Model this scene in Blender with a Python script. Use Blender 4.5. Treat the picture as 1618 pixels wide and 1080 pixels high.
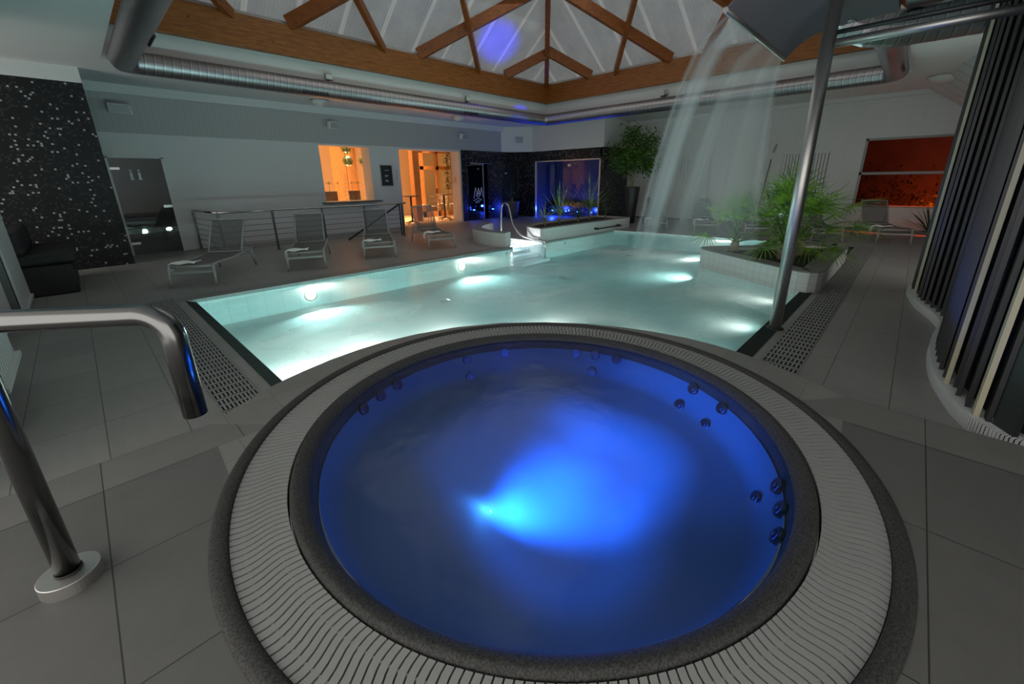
import bpy, bmesh, math, random
from mathutils import Vector, Matrix, noise
R = math.radians
PI = math.pi
random.seed(7)
SC = bpy.context.scene
COL = SC.collection
for o in list(bpy.data.objects):
    bpy.data.objects.remove(o, do_unlink=True)

# ------------------------------------------------------------------ camera
cam = bpy.data.cameras.new('camera')
cam.sensor_width = 36.0
cam.sensor_fit = 'HORIZONTAL'
cam.lens = 14.2853
cam.shift_x = -0.004265
cam.shift_y = -0.035398
cam.clip_start = 0.02
cam.clip_end = 200
camo = bpy.data.objects.new('camera', cam)
COL.objects.link(camo)
RX = Vector((0.68767, -0.72591, -0.0133))
RY = Vector((-0.22454, -0.19523, -0.95471))
RZ = RX.cross(RY)
RY = Vector((-0.22454, -0.19523, -0.95471))
mm = Matrix.Identity(4)
for i in range(3):
    mm[i][0] = RX[i]
    mm[i][1] = -RY[i]
    mm[i][2] = -RZ[i]
mm[2][3] = 1.6
camo.matrix_world = mm
SC.camera = camo

# ------------------------------------------------------------------ view, world, lights
SC.view_settings.view_transform = 'Standard'
SC.view_settings.look = 'None'
SC.view_settings.gamma = 1.0
SC.view_settings.use_curve_mapping = False
SC.view_settings.exposure = 0.72
SC.cycles.use_denoising = True
SC.cycles.max_bounces = 10
SC.cycles.transparent_max_bounces = 16
SC.cycles.sample_clamp_indirect = 3.0
SC.cycles.caustics_reflective = False
SC.cycles.caustics_refractive = False
wd = bpy.data.worlds.new('world')
SC.world = wd
wd.use_nodes = True
wd.node_tree.nodes['Background'].inputs[0].default_value = (0.90, 0.88, 0.84, 1)
wd.node_tree.nodes['Background'].inputs[1].default_value = 1.5


def lamp(name, kind, loc, energy, color=(1, 1, 1), size=0.1, target=None, size_y=None, spot=None, blend=0.5):
    l = bpy.data.lights.new(name, kind)
    l.energy = energy
    l.color = color
    if kind == 'AREA':
        l.shape = 'RECTANGLE' if size_y else 'DISK'
        l.size = size
        if size_y:
            l.size_y = size_y
    else:
        l.shadow_soft_size = size
    if kind == 'SPOT':
        l.spot_size = spot
        l.spot_blend = blend
    o = bpy.data.objects.new(name, l)
    COL.objects.link(o)
    o.location = loc
    if target is not None:
        o.rotation_euler = (Vector(target) - Vector(loc)).to_track_quat('-Z', 'Y').to_euler()
    return o


# dusk daylight that comes down through the translucent roof
lamp('skylight_glow', 'AREA', (7.2, 6.6, 6.4), 50, (0.95, 1.0, 0.94), 7.5, (7.2, 5.8, 0), 6.0)
# pool lamps with lenses, plus unseen ones added to brighten the water
TEAL = (0.84, 1.0, 0.94)
POOL_LAMPS_AND_FILL = [(2.42, 7.1, -0.24, 0, -1), (5.6, 7.0, -0.24, 0, -1),
              (4.9, 0.98, -0.24, 0, 1), (6.2, 1.02, -0.24, 0, 1), (8.6, 2.9, -0.24, -0.1, 1), (10.6, 1.6, -0.24, -0.2, 1), (11.9, 3.4, -0.24, -1, 0), (1.1, 3.40, -0.24, -0.1, 1), (1.7, 3.46, -0.24, 0, 1), (2.5, 3.25, -0.24, 0.3, 0.95), (3.3, 2.65, -0.24, 0.6, 0.8), (3.75, 1.7, -0.24, 0.9, 0.4)]
POOL_W = [25, 25, 2, 3, 18, 10, 30, 11, 13, 16, 15, 3]
for (x, y, z, dx, dy), w in zip(POOL_LAMPS_AND_FILL, POOL_W):
    lamp('pool_lamp_or_fill', 'AREA', (x + dx * 0.06, y + dy * 0.06, z), w, TEAL, 0.17, (x + dx * 3, y + dy * 3, z + 0.9)).data.spread = R(150)
lamp('step_lamp_light', 'POINT', (7.75, 7.6, 0.06), 12, (0.9, 0.96, 1.0), 0.05)
# blue light of the whirlpool
BLUE = (0.012, 0.155, 1.0)
SPA_Z = 0.17
# warm lamps of the cafe room behind the wall
lamp('cafe_lamp_light', 'AREA', (6.4, 15.7, 2.95), 150, (1.0, 0.66, 0.36), 2.6, (6.4, 15.7, 0), 2.2).data.spread = R(80)
lamp('cafe_lamp_light', 'AREA', (9.9, 15.6, 2.95), 120, (1.0, 0.55, 0.27), 2.6, (9.9, 15.6, 0), 2.0).data.spread = R(80)
# orange terrace lamp outside the window
lamp('terrace_lamp_light', 'AREA', (17.0, -0.5, 0.5), 60, (1.0, 0.10, 0.006), 0.5, (19.0, -0.9, 0.6))
lamp('terrace_lamp_light', 'AREA', (16.22, -0.2, 2.4), 120, (1.0, 0.12, 0.008), 0.1, (16.22, -0.2, 0), 2.6).data.spread = R(60)

# ------------------------------------------------------------------ helpers


class MB:
    def __init__(self):
        self.v = []
        self.f = []
        self.m = []
        self.s = []
        self.uv = None

    def add(self, vs, fs, mi=0, smooth=False):
        b = len(self.v)
        self.v += [Vector(p) for p in vs]
        for f in fs:
            self.f.append([b + i for i in f])
            self.m.append(mi)
            self.s.append(smooth)
        return self

    def box(self, x0, y0, z0, x1, y1, z1, mi=0):
        vs = [(x0, y0, z0), (x1, y0, z0), (x1, y1, z0), (x0, y1, z0), (x0, y0, z1), (x1, y0, z1), (x1, y1, z1), (x0, y1, z1)]
        return self.add(vs, [(0, 3, 2, 1), (4, 5, 6, 7), (0, 1, 5, 4), (1, 2, 6, 5), (2, 3, 7, 6), (3, 0, 4, 7)], mi)

    def obox(self, c, ax, ay, az, mi=0):
        """box about centre c with half-axis vectors"""
        c = Vector(c); ax = Vector(ax); ay = Vector(ay); az = Vector(az)
        vs = [c + sx * ax + sy * ay + sz * az for sz in (-1, 1) for sx, sy in ((-1, -1), (1, -1), (1, 1), (-1, 1))]
        return self.add(vs, [(0, 3, 2, 1), (4, 5, 6, 7), (0, 1, 5, 4), (1, 2, 6, 5), (2, 3, 7, 6), (3, 0, 4, 7)], mi)

    def bar(self, p, q, w, h, up=(0, 0, 1), mi=0):
        p = Vector(p); q = Vector(q); d = q - p
        s = d.cross(Vector(up))
        if s.length < 1e-6:
            s = d.cross(Vector((1, 0, 0)))
        s.normalize()
        u = s.cross(d).normalized()
        return self.obox((p + q) / 2, d / 2, s * w / 2, u * h / 2, mi)

    def tube(self, pts, r, n=10, mi=0, cap=True, smooth=True):
        pts = [Vector(p) for p in pts]
        rr = r if isinstance(r, (list, tuple)) else [r] * len(pts)
        rings = []
        t0 = (pts[1] - pts[0]).normalized()
        u = t0.cross(Vector((0, 0, 1)))
        if u.length < 1e-4:
            u = t0.cross(Vector((1, 0, 0)))
        u.normalize()
        for i, p in enumerate(pts):
            if i == 0:
                t = pts[1] - pts[0]
            elif i == len(pts) - 1:
                t = pts[-1] - pts[-2]
            else:
                t = (pts[i + 1] - p).normalized() + (p - pts[i - 1]).normalized()
            t.normalize()
            u = (u - t * u.dot(t)).normalized()
            w = t.cross(u)
            rings.append([p + (u * math.cos(2 * PI * k / n) + w * math.sin(2 * PI * k / n)) * rr[i] for k in range(n)])
        b = len(self.v)
        for ri in rings:
            self.v += ri
        for i in range(len(pts) - 1):
            for k in range(n):
                k2 = (k + 1) % n
                self.f.append([b + i * n + k, b + i * n + k2, b + (i + 1) * n + k2, b + (i + 1) * n + k])
                self.m.append(mi); self.s.append(smooth)
        if cap:
            self.f.append([b + k for k in range(n)][::-1]); self.m.append(mi); self.s.append(False)
            self.f.append([b + (len(pts) - 1) * n + k for k in range(n)]); self.m.append(mi); self.s.append(False)
        return self

    def lathe(self, prof, c=(0, 0, 0), n=32, mi=0, smooth=True, closed=False, a0=0.0, a1=2 * PI):
        """prof: list of (r, z)"""
        full = abs(a1 - a0 - 2 * PI) < 1e-6
        m = n if full else n + 1
        b = len(self.v)
        for k in range(m):
            a = a0 + (a1 - a0) * k / n
            ca, sa = math.cos(a), math.sin(a)
            for r, z in prof:
                self.v.append(Vector((c[0] + r * ca, c[1] + r * sa, c[2] + z)))
        L = len(prof)
        for k in range(n):
            k2 = (k + 1) % m
            for i in range(L if closed else L - 1):
                j = (i + 1) % L
                self.f.append([b + k * L + i, b + k2 * L + i, b + k2 * L + j, b + k * L + j])
                self.m.append(mi); self.s.append(smooth)
        return self

    def prism(self, poly, z0, z1, mi=0, top=True, bottom=True, sides=True):
        n = len(poly)
        vs = [(x, y, z0) for x, y in poly] + [(x, y, z1) for x, y in poly]
        fs = []
        if sides:
            fs += [(i, (i + 1) % n, n + (i + 1) % n, n + i) for i in range(n)]
        if top:
            fs.append(tuple(range(n, 2 * n)))
        if bottom:
            fs.append(tuple(range(n))[::-1])
        return self.add(vs, fs, mi)

    def build(self, name, mat, parent=None, bevel=0.0, label=None, cat=None, group=None, kind=None, seg=2, keep=False):
        off = Vector((0, 0, 0))
        p = parent
        while p is not None:
            off += p.location
            p = p.parent
        if parent is None and self.v and not keep:
            xs = [v.x for v in self.v]; ys = [v.y for v in self.v]; zs = [v.z for v in self.v]
            off = Vector(((min(xs) + max(xs)) / 2, (min(ys) + max(ys)) / 2, min(zs)))
        me = bpy.data.meshes.new(name)
        me.from_pydata([tuple(v - off) for v in self.v], [], self.f)
        for m in (mat if isinstance(mat, (list, tuple)) else [mat]):
            me.materials.append(m)
        me.polygons.foreach_set('material_index', self.m)
        me.polygons.foreach_set('use_smooth', self.s)
        if self.uv:
            ul = me.uv_layers.new(name='uv')
            for lp in me.loops:
                ul.data[lp.index].uv = self.uv[lp.vertex_index]
        me.update()
        o = bpy.data.objects.new(name, me)
        COL.objects.link(o)
        if parent is not None:
            o.parent = parent
        elif not keep:
            o.location = off
        if bevel > 0:
            md = o.modifiers.new('bevel', 'BEVEL')
            md.width = bevel
            md.segments = seg
            md.limit_method = 'ANGLE'
            md.angle_limit = R(40)
        if label: o['label'] = label
        if cat: o['category'] = cat
        if group: o['group'] = group
        if kind: o['kind'] = kind
        return o


def thing(name, label, cat, loc=(0, 0, 0), rz=0.0, group=None, kind=None):
    o = bpy.data.objects.new(name, None)
    o.empty_display_size = 0.2
    COL.objects.link(o)
    o.location = loc
    o.rotation_euler = (0, 0, rz)
    if label: o['label'] = label
    if cat: o['category'] = cat
    if group: o['group'] = group
    if kind: o['kind'] = kind
    return o


def kids(o):
    return [c for c in COL.objects if c.parent == o]


def copy_tree(o, parent=None):
    c = o.copy()
    COL.objects.link(c)
    if parent is not None:
        c.parent = parent
    for ch in kids(o):
        copy_tree(ch, c)
    return c


def smooth_curve(pts, n=8):
    """Catmull-Rom through points"""
    P = [Vector(p) for p in pts]
    P = [P[0] * 2 - P[1]] + P + [P[-1] * 2 - P[-2]]
    out = []
    for i in range(1, len(P) - 2):
        for k in range(n):
            t = k / n
            a, b, c, d = P[i - 1], P[i], P[i + 1], P[i + 2]
            out.append(0.5 * ((2 * b) + (c - a) * t + (2 * a - 5 * b + 4 * c - d) * t * t + (3 * b - a - 3 * c + d) * t ** 3))
    out.append(P[-2])
    return out


# ------------------------------------------------------------------ materials
class NT:
    def __init__(self, name):
        self.mat = bpy.data.materials.new(name)
        self.mat.use_nodes = True
        self.t = self.mat.node_tree
        self.t.nodes.clear()
        self.out = self.t.nodes.new('ShaderNodeOutputMaterial')

    def n(self, typ, **kw):
        nd = self.t.nodes.new(typ)
        for k, v in kw.items():
            if k == 'ins':
                for kk, vv in v.items():
                    if isinstance(vv, bpy.types.NodeSocket):
                        self.t.links.new(vv, nd.inputs[kk])
                    else:
                        nd.inputs[kk].default_value = vv
            else:
                setattr(nd, k, v)
        return nd

    def math(self, op, a, b=0.0, c=None):
        ins = {0: a, 1: b}
        if c is not None: ins[2] = c
        return self.n('ShaderNodeMath', operation=op, ins=ins).outputs[0]

    def mix(self, fac, a, b):
        nd = self.n('ShaderNodeMix', data_type='RGBA')
        for i, v in ((0, fac), (6, a), (7, b)):
            if isinstance(v, bpy.types.NodeSocket):
                self.t.links.new(v, nd.inputs[i])
            else:
                nd.inputs[i].default_value = v if i == 0 else (*v[:3], 1)
        return nd.outputs[2]

    def pos(self):
        return self.n('ShaderNodeNewGeometry').outputs['Position']

    def xyz(self, s):
        o = self.n('ShaderNodeSeparateXYZ', ins={0: s}).outputs
        return o[0], o[1], o[2]

    def noise(self, vec, scale, detail=3.0, rough=0.55):
        return self.n('ShaderNodeTexNoise', ins={'Vector': vec, 'Scale': scale, 'Detail': detail, 'Roughness': rough}).outputs[0]

    def ramp(self, fac, stops):
        r = self.n('ShaderNodeValToRGB', ins={0: fac})
        e = r.color_ramp.elements
        while len(e) < len(stops):
            e.new(0.5)
        for i, (p, c) in enumerate(stops):
            e[i].position = p
            e[i].color = (*c, 1) if len(c) == 3 else c
        return r.outputs[0]

    def bump(self, h, strength=0.2, dist=0.01):
        return self.n('ShaderNodeBump', ins={'Height': h, 'Strength': strength, 'Distance': dist}).outputs[0]

    def pbr(self, color, rough=0.5, metal=0.0, normal=None, spec=None, **kw):
        ins = {'Base Color': color if isinstance(color, bpy.types.NodeSocket) else (*color, 1), 'Roughness': rough, 'Metallic': metal}
        if normal is not None: ins['Normal'] = normal
        if spec is not None: ins['Specular IOR Level'] = spec
        ins.update(kw)
        return self.n('ShaderNodeBsdfPrincipled', ins=ins).outputs[0]

    def end(self, s):
        self.t.links.new(s, self.out.inputs[0])
        return self.mat

    def line(self, x, period, offset, width):
        """1 on a joint line at x = offset + k*period"""
        a = self.math('SUBTRACT', x, offset - 100 * period)
        a = self.math('MODULO', a, period)
        a = self.math('SUBTRACT', a, period / 2)
        a = self.math('ABSOLUTE', a)
        return self.math('GREATER_THAN', a, period / 2 - width / 2)


def simple(name, color, rough=0.5, metal=0.0, spec=None, var=0.08, scale=8.0):
    m = NT(name)
    nz = m.noise(m.n('ShaderNodeTexCoord').outputs['Object'], scale)
    c2 = tuple(min(1, c * (1 - var)) for c in color)
    c3 = tuple(min(1, c * (1 + var)) for c in color)
    return m.end(m.pbr(m.mix(nz, c2, c3), rough, metal, spec=spec))


def emit(name, color, strength):
    m = NT(name)
    return m.end(m.n('ShaderNodeEmission', ins={0: (*color, 1), 1: strength}).outputs[0])


def tiles(name, color, px, ox, py, oy, axes='xy', joint=0.4, width=0.006, rough=0.45, rough_var=0.1, var=0.16, w2=None, streak=True, spec=0.5, grout=None):
    m = NT(name)
    x, y, z = m.xyz(m.pos())
    A = {'x': x, 'y': y, 'z': z}
    a, b = A[axes[0]], A[axes[1]]
    l1 = m.line(a, px, ox, width)
    l2 = m.line(b, py, oy, w2 or width)
    ln = m.math('MAXIMUM', l1, l2)
    sc = m.n('ShaderNodeMapping', ins={'Vector': m.pos(), 'Scale': (9, 2.5, 5) if streak else (3, 3, 3)}).outputs[0]
    nz = m.noise(sc, 1.6, 6.0, 0.7)
    fine = m.noise(m.pos(), 90, 2.0)
    # each tile its own slight tone
    fa = m.math('FLOOR', m.math('DIVIDE', m.math('SUBTRACT', a, ox), px))
    fb = m.math('FLOOR', m.math('DIVIDE', m.math('SUBTRACT', b, oy), py))
    wn = m.n('ShaderNodeTexWhiteNoise', noise_dimensions='2D', ins={0: m.n('ShaderNodeCombineXYZ', ins={0: fa, 1: fb}).outputs[0]}).outputs[0]
    t = m.math('ADD', m.math('MULTIPLY', nz, 0.6), m.math('ADD', m.math('MULTIPLY', fine, 0.2), m.math('MULTIPLY', wn, 0.2)))
    base = m.mix(t, tuple(c * (1 - 2 * var) for c in color), tuple(c * (1 + 2 * var) for c in color))
    col = m.mix(ln, base, grout or tuple(c * joint for c in color))
    h = m.math('SUBTRACT', m.math('MULTIPLY', fine, 0.15), ln)
    rg = m.math('MULTIPLY_ADD', nz, rough_var, rough - rough_var / 2)
    return m.end(m.pbr(col, rg, 0, normal=m.bump(h, 0.25, 0.003), spec=spec))


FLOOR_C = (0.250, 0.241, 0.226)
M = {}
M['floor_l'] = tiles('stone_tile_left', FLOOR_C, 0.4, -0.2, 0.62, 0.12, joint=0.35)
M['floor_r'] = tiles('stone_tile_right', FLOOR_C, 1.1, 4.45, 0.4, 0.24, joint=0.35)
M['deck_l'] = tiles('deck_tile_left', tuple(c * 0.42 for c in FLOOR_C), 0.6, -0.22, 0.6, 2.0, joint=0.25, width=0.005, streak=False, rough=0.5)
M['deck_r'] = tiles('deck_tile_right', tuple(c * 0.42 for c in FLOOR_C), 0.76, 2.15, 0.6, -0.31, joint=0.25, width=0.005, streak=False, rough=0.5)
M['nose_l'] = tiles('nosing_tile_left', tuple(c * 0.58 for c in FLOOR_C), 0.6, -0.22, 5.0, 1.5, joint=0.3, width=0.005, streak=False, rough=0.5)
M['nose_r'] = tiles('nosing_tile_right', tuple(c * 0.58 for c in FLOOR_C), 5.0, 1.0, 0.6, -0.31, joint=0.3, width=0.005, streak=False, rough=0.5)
M['coping'] = tiles('coping_tile', tuple(c * 0.76 for c in FLOOR_C), 0.3, 0.05, 0.3, 0.0, joint=0.6, width=0.004, streak=False)
M['pool'] = tiles('pool_tile', (0.68, 0.80, 0.78), 0.25, 0.0, 0.125, 0.0, axes='xy', joint=0.88, width=0.006, var=0.03, rough=0.8, streak=False, spec=0.1)
M['pool_xz'] = tiles('pool_tile_wall', (0.66, 0.86, 0.84), 0.25, 0.0, 0.5, 0.05, axes='xz', joint=0.80, width=0.009, var=0.03, rough=0.3, streak=False)
M['planter_xz'] = tiles('planter_tile', (0.56, 0.56, 0.54), 0.11, 0.0, 0.11, 0.02, axes='xz', joint=0.80, width=0.005, var=0.03, rough=0.4, streak=False)
M['planter_yz'] = tiles('planter_tile_side', (0.56, 0.56, 0.54), 0.11, 0.0, 0.11, 0.02, axes='yz', joint=0.72, width=0.006, var=0.03, rough=0.4, streak=False)
M['step'] = tiles('step_tile', (0.72, 0.76, 0.78), 0.25, 0.0, 0.25, 0.0, joint=0.85, width=0.006, var=0.02, streak=False)
M['wall'] = simple('painted_wall', (0.62, 0.62, 0.61), 0.6, var=0.03, scale=1.5)
M['wall_tile'] = tiles('white_wall_tile', (0.60, 0.60, 0.59), 0.25, 0.0, 0.2, 0.06, axes='yz', joint=0.86, width=0.006, var=0.02, rough=0.35, streak=False)
M['fascia'] = tiles('grooved_board', (0.40, 0.40, 0.39), 0.12, 0.0, 9.0, -1.0, axes='xz', joint=0.84, width=0.010, var=0.02, rough=0.5, streak=False)
M['fascia_y'] = tiles('grooved_board_side', (0.44, 0.44, 0.43), 0.2, 0.0, 0.2, -1.0, axes='yz', joint=0.88, width=0.006, var=0.02, rough=0.5, streak=False)
M['ceiling'] = simple('ceiling_plaster', (0.66, 0.66, 0.64), 0.7, var=0.03, scale=1.0)
M['white'] = simple('white_paint', (0.66, 0.66, 0.65), 0.45, var=0.02)
M['dark_rim'] = simple('wet_dark_stone', (0.025, 0.032, 0.030), 0.8, var=0.3, scale=30, spec=0.1)
M['white_metal'] = simple('white_enamel', (0.62, 0.62, 0.61), 0.35, var=0.02)
M['steel'] = simple('polished_steel', (0.17, 0.17, 0.167), 0.2, 1.0, var=0.05)
M['steel_brushed'] = simple('brushed_steel', (0.50, 0.485, 0.46), 0.42, 1.0, var=0.12, scale=20)
M['steel_dark'] = simple('dull_sheet_steel', (0.11, 0.115, 0.115), 0.65, 0.2, var=0.08, scale=2)
M['black_metal'] = simple('black_metal', (0.02, 0.02, 0.02), 0.4, var=0.1)
M['jet_metal'] = simple('dark_chrome', (0.07, 0.09, 0.14), 0.25, 1.0)
M['lounger_metal'] = simple('grey_lacquered_metal', (0.28, 0.28, 0.265), 0.4, var=0.03)
M['towel'] = simple('white_towelling', (0.80, 0.81, 0.78), 0.9, var=0.06, scale=60)
M['black'] = simple('matt_black', (0.012, 0.012, 0.013), 0.5, var=0.2)
M['pot_black'] = simple('black_planter_glaze', (0.020, 0.019, 0.018), 0.45, var=0.2)
M['pot_grey'] = simple('dark_grey_pot', (0.06, 0.06, 0.065), 0.5, var=0.2)
M['soil'] = simple('dark_soil', (0.025, 0.020, 0.015), 0.95, var=0.5, scale=40)
M['bark'] = simple('pale_bark', (0.30, 0.26, 0.16), 0.8, var=0.3, scale=25)
M['cafe_wall'] = simple('cream_cafe_wall', (0.85, 0.78, 0.62), 0.7, var=0.03)
M['cafe_floor'] = simple('cafe_floor', (0.55, 0.38, 0.25), 0.3, var=0.15, scale=12)
M['cafe_wood'] = simple('orange_wood', (0.52, 0.24, 0.08), 0.4, var=0.2, scale=6)
M['chair_wood'] = simple('dark_wicker', (0.10, 0.06, 0.04), 0.6, var=0.3)
M['white_lens'] = simple('opal_glass', (0.62, 0.62, 0.58), 0.35, var=0.02)
M['chrome_hinge'] = simple('satin_chrome', (0.75, 0.75, 0.74), 0.3, 0.7, var=0.02)
M['red'] = simple('orange_red_sign', (0.6, 0.16, 0.05), 0.5, var=0.05)
M['letter'] = simple('white_lettering', (0.75, 0.76, 0.78), 0.6, var=0.01)
M['slate'] = simple('dark_slate_counter', (0.07, 0.08, 0.08), 0.35, var=0.2)
M['wall_out'] = simple('terrace_wall', (0.22, 0.19, 0.18), 0.8, var=0.4, scale=2)
M['lens_warm'] = emit('lit_pool_lamp', (1.0, 0.86, 0.74), 14.0)
M['lens_blue'] = emit('lit_blue_lamp', (0.02, 0.10, 1.0), 22.0)
M['lens_spa'] = emit('lit_spa_lamp', (0.12, 0.55, 1.0), 9.0)


def m_wood(name, c1, c2, sc=(1, 1, 1)):
    m = NT(name)
    co = m.n('ShaderNodeTexCoord').outputs['Object']
    mp = m.n('ShaderNodeMapping', ins={'Vector': co, 'Scale': sc}).outputs[0]
    nz = m.noise(mp, 2.2, 5, 0.6)
    kn = m.n('ShaderNodeTexVoronoi', ins={'Vector': m.pos(), 'Scale': 4.2}).outputs[0]
    knot = m.ramp(kn, [(0.0, (0, 0, 0)), (0.06, (0.1, 0.1, 0.1)), (0.13, (1, 1, 1))])
    col = m.mix(m.ramp(nz, [(0.25, (0, 0, 0)), (0.75, (1, 1, 1))]), c1, c2)
    x, y, z = m.xyz(m.pos())
    ln = m.line(z, 0.1, 0.02, 0.006)
    col = m.mix(m.math('MULTIPLY', ln, 0.45), col, (0.03, 0.012, 0.004))
    col = m.mix(knot, (0.06, 0.02, 0.006), col)
    return m.end(m.pbr(col, 0.42, normal=m.bump(nz, 0.1, 0.005), spec=0.4))


M['wood'] = m_wood('orange_glulam', (0.17, 0.048, 0.009), (0.37, 0.125, 0.022), (2, 2, 14))
M['wood_rafter'] = m_wood('orange_rafter_timber', (0.18, 0.046, 0.010), (0.31, 0.088, 0.016), (3, 3, 3))


def m_speckle(name, c, c2, rough=0.75, scale=500):
    m = NT(name)
    nz = m.noise(m.pos(), scale, 2, 0.7)
    nz2 = m.noise(m.pos(), 6, 3, 0.6)
    col = m.mix(m.ramp(nz, [(0.35, (0, 0, 0)), (0.68, (1, 1, 1))]), c, c2)
    col = m.mix(m.math('MULTIPLY', nz2, 0.35), col, c)
    return m.end(m.pbr(col, rough, normal=m.bump(nz, 0.5, 0.002), spec=0.35))


M['rim'] = m_speckle('dark_granite_rim', (0.014, 0.014, 0.013), (0.068, 0.067, 0.063), 0.7, 130)
M['rail_dark'] = simple('dark_steel_rod', (0.13, 0.13, 0.13), 0.3, 1.0, var=0.05)  # darker even steel for the posts and rods
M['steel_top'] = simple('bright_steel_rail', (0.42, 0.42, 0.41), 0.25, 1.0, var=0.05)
M['grating'] = simple('grey_plastic_grating', (0.245, 0.245, 0.235), 0.5, var=0.05, scale=5)
M['grating_dark'] = simple('channel_below_grating', (0.015, 0.015, 0.015), 0.8)
M['drain'] = simple('grey_overflow_grate', (0.27, 0.27, 0.26), 0.5, var=0.05, scale=5)
M['basin'] = simple('grey_acrylic_basin', (0.23, 0.25, 0.26), 0.7, var=0.02)


def m_mosaic():
    m = NT('black_mosaic_tile')
    x, y, z = m.xyz(m.pos())
    s = 0.034
    fa = m.math('FLOOR', m.math('DIVIDE', m.math('ADD', x, y), s))
    fb = m.math('FLOOR', m.math('DIVIDE', z, s))
    wn = m.n('ShaderNodeTexWhiteNoise', noise_dimensions='2D', ins={0: m.n('ShaderNodeCombineXYZ', ins={0: fa, 1: fb}).outputs[0]}).outputs[0]
    ln = m.math('MAXIMUM', m.line(m.math('ADD', x, y), s, 0, 0.004), m.line(z, s, 0, 0.004))
    pale = m.math('GREATER_THAN', wn, 0.955)
    grey = m.math('GREATER_THAN', wn, 0.80)
    col = m.mix(grey, (0.010, 0.010, 0.011), (0.035, 0.035, 0.036))
    col = m.mix(pale, col, (0.36, 0.365, 0.365))
    col = m.mix(ln, col, (0.008, 0.008, 0.008))
    return m.end(m.pbr(col, m.math('MULTIPLY_ADD', wn, 0.25, 0.40), spec=0.25, normal=m.bump(m.math('SUBTRACT', m.math('MULTIPLY', wn, 0.5), ln), 0.3, 0.003)))


M['mosaic'] = m_mosaic()


def m_mosaic_dark():
    m = NT('dark_mosaic_tile')
    x, y, z = m.xyz(m.pos())
    s = 0.045
    fa = m.math('FLOOR', m.math('DIVIDE', m.math('ADD', x, y), s))
    fb = m.math('FLOOR', m.math('DIVIDE', z, s))
    wn = m.n('ShaderNodeTexWhiteNoise', noise_dimensions='2D', ins={0: m.n('ShaderNodeCombineXYZ', ins={0: fa, 1: fb}).outputs[0]}).outputs[0]
    col = m.mix(m.math('GREATER_THAN', wn, 0.86), (0.010, 0.010, 0.014), (0.08, 0.08, 0.09))
    return m.end(m.pbr(col, 0.25))


M['mosaic_dark'] = m_mosaic_dark()


def m_roof():
    m = NT('corrugated_roof_sheet')
    g = m.n('ShaderNodeNewGeometry')
    x, y, z = m.xyz(g.outputs['Position'])
    nx, ny, nz_ = m.xyz(g.outputs['Normal'])
    ax = m.math('GREATER_THAN', m.math('ABSOLUTE', nx), m.math('ABSOLUTE', ny))
    # ribs run up the slope: coordinate across the slope
    t = m.math('ADD', m.math('MULTIPLY', y, ax), m.math('MULTIPLY', x, m.math('SUBTRACT', 1.0, ax)))
    rib = m.line(t, 1.0, 0.25, 0.11)
    fine = m.math('SINE', m.math('MULTIPLY', t, 2 * PI / 0.075))
    nz = m.noise(m.n('ShaderNodeMapping', ins={'Vector': g.outputs['Position'], 'Scale': (1.6, 1.6, 0.3)}).outputs[0], 1.1, 5, 0.65)
    col = m.mix(nz, (0.15, 0.155, 0.165), (0.34, 0.345, 0.35))
    col = m.mix(rib, col, (0.38, 0.38, 0.375))
    col = m.mix(m.math('MULTIPLY', m.math('ADD', fine, 1.0), 0.15), col, (0.2, 0.2, 0.21))
    d = m.pbr(col, 0.35, normal=m.bump(fine, 0.5, 0.01))
    tr = m.n('ShaderNodeBsdfTranslucent', ins={0: col}).outputs[0]
    return m.end(m.n('ShaderNodeMixShader', ins={0: 0.22, 1: d, 2: tr}).outputs[0])


M['roof'] = m_roof()


def m_duct():
    m = NT('spiral_duct_steel')
    co = m.n('ShaderNodeTexCoord').outputs['UV']
    x, y, z = m.xyz(co)
    ln = m.line(m.math('ADD', x, m.math('MULTIPLY', y, 0.13)), 0.13, 0.0, 0.012)
    nz = m.noise(m.pos(), 3, 3)
    rg = m.math('MULTIPLY_ADD', nz, 0.12, 0.33)
    rib_highlight = m.line(m.math('ADD', x, m.math('MULTIPLY', y, 0.13)), 0.13, 0.022, 0.014)
    col = m.mix(m.math('MULTIPLY', ln, 0.5), (0.36, 0.335, 0.34), (0.04, 0.04, 0.04))
    col = m.mix(m.math('MULTIPLY', rib_highlight, 0.3), col, (0.78, 0.78, 0.78))  # bright line by each seam: rib highlight put into the colour
    return m.end(m.pbr(col, rg, 1.0, normal=m.bump(ln, 0.4, 0.004)))


M['duct'] = m_duct()


def m_sling(name, color, alpha):
    m = NT(name)
    d = m.pbr(color, 0.7)
    t = m.n('ShaderNodeBsdfTransparent').outputs[0]
    return m.end(m.n('ShaderNodeMixShader', ins={0: alpha, 1: t, 2: d}).outputs[0])


M['sling'] = m_sling('grey_mesh_sling', (0.075, 0.078, 0.077), 0.72)


def m_glass(name, tint=(0.9, 0.95, 0.95), refl=0.12, rough=0.02):
    m = NT(name)
    t = m.n('ShaderNodeBsdfTransparent', ins={0: (*tint, 1)}).outputs[0]
    g = m.n('ShaderNodeBsdfGlossy', ins={0: (1, 1, 1, 1), 1: rough}).outputs[0]
    lw = m.n('ShaderNodeLayerWeight', ins={0: 0.25}).outputs[0]
    f = m.math('ADD', m.math('MULTIPLY', lw, 0.35), refl)
    return m.end(m.n('ShaderNodeMixShader', ins={0: f, 1: t, 2: g}).outputs[0])


M['glass'] = m_glass('clear_glass', refl=0.02)
M['glass_dark'] = m_glass('tinted_window_glass', (0.55, 0.48, 0.46), -0.03)
M['glass_door'] = m_glass('smoked_door_glass', (0.52, 0.53, 0.52), 0.10)
M['glass_green'] = m_glass('green_glass', (0.35, 0.62, 0.45), 0.2)


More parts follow.
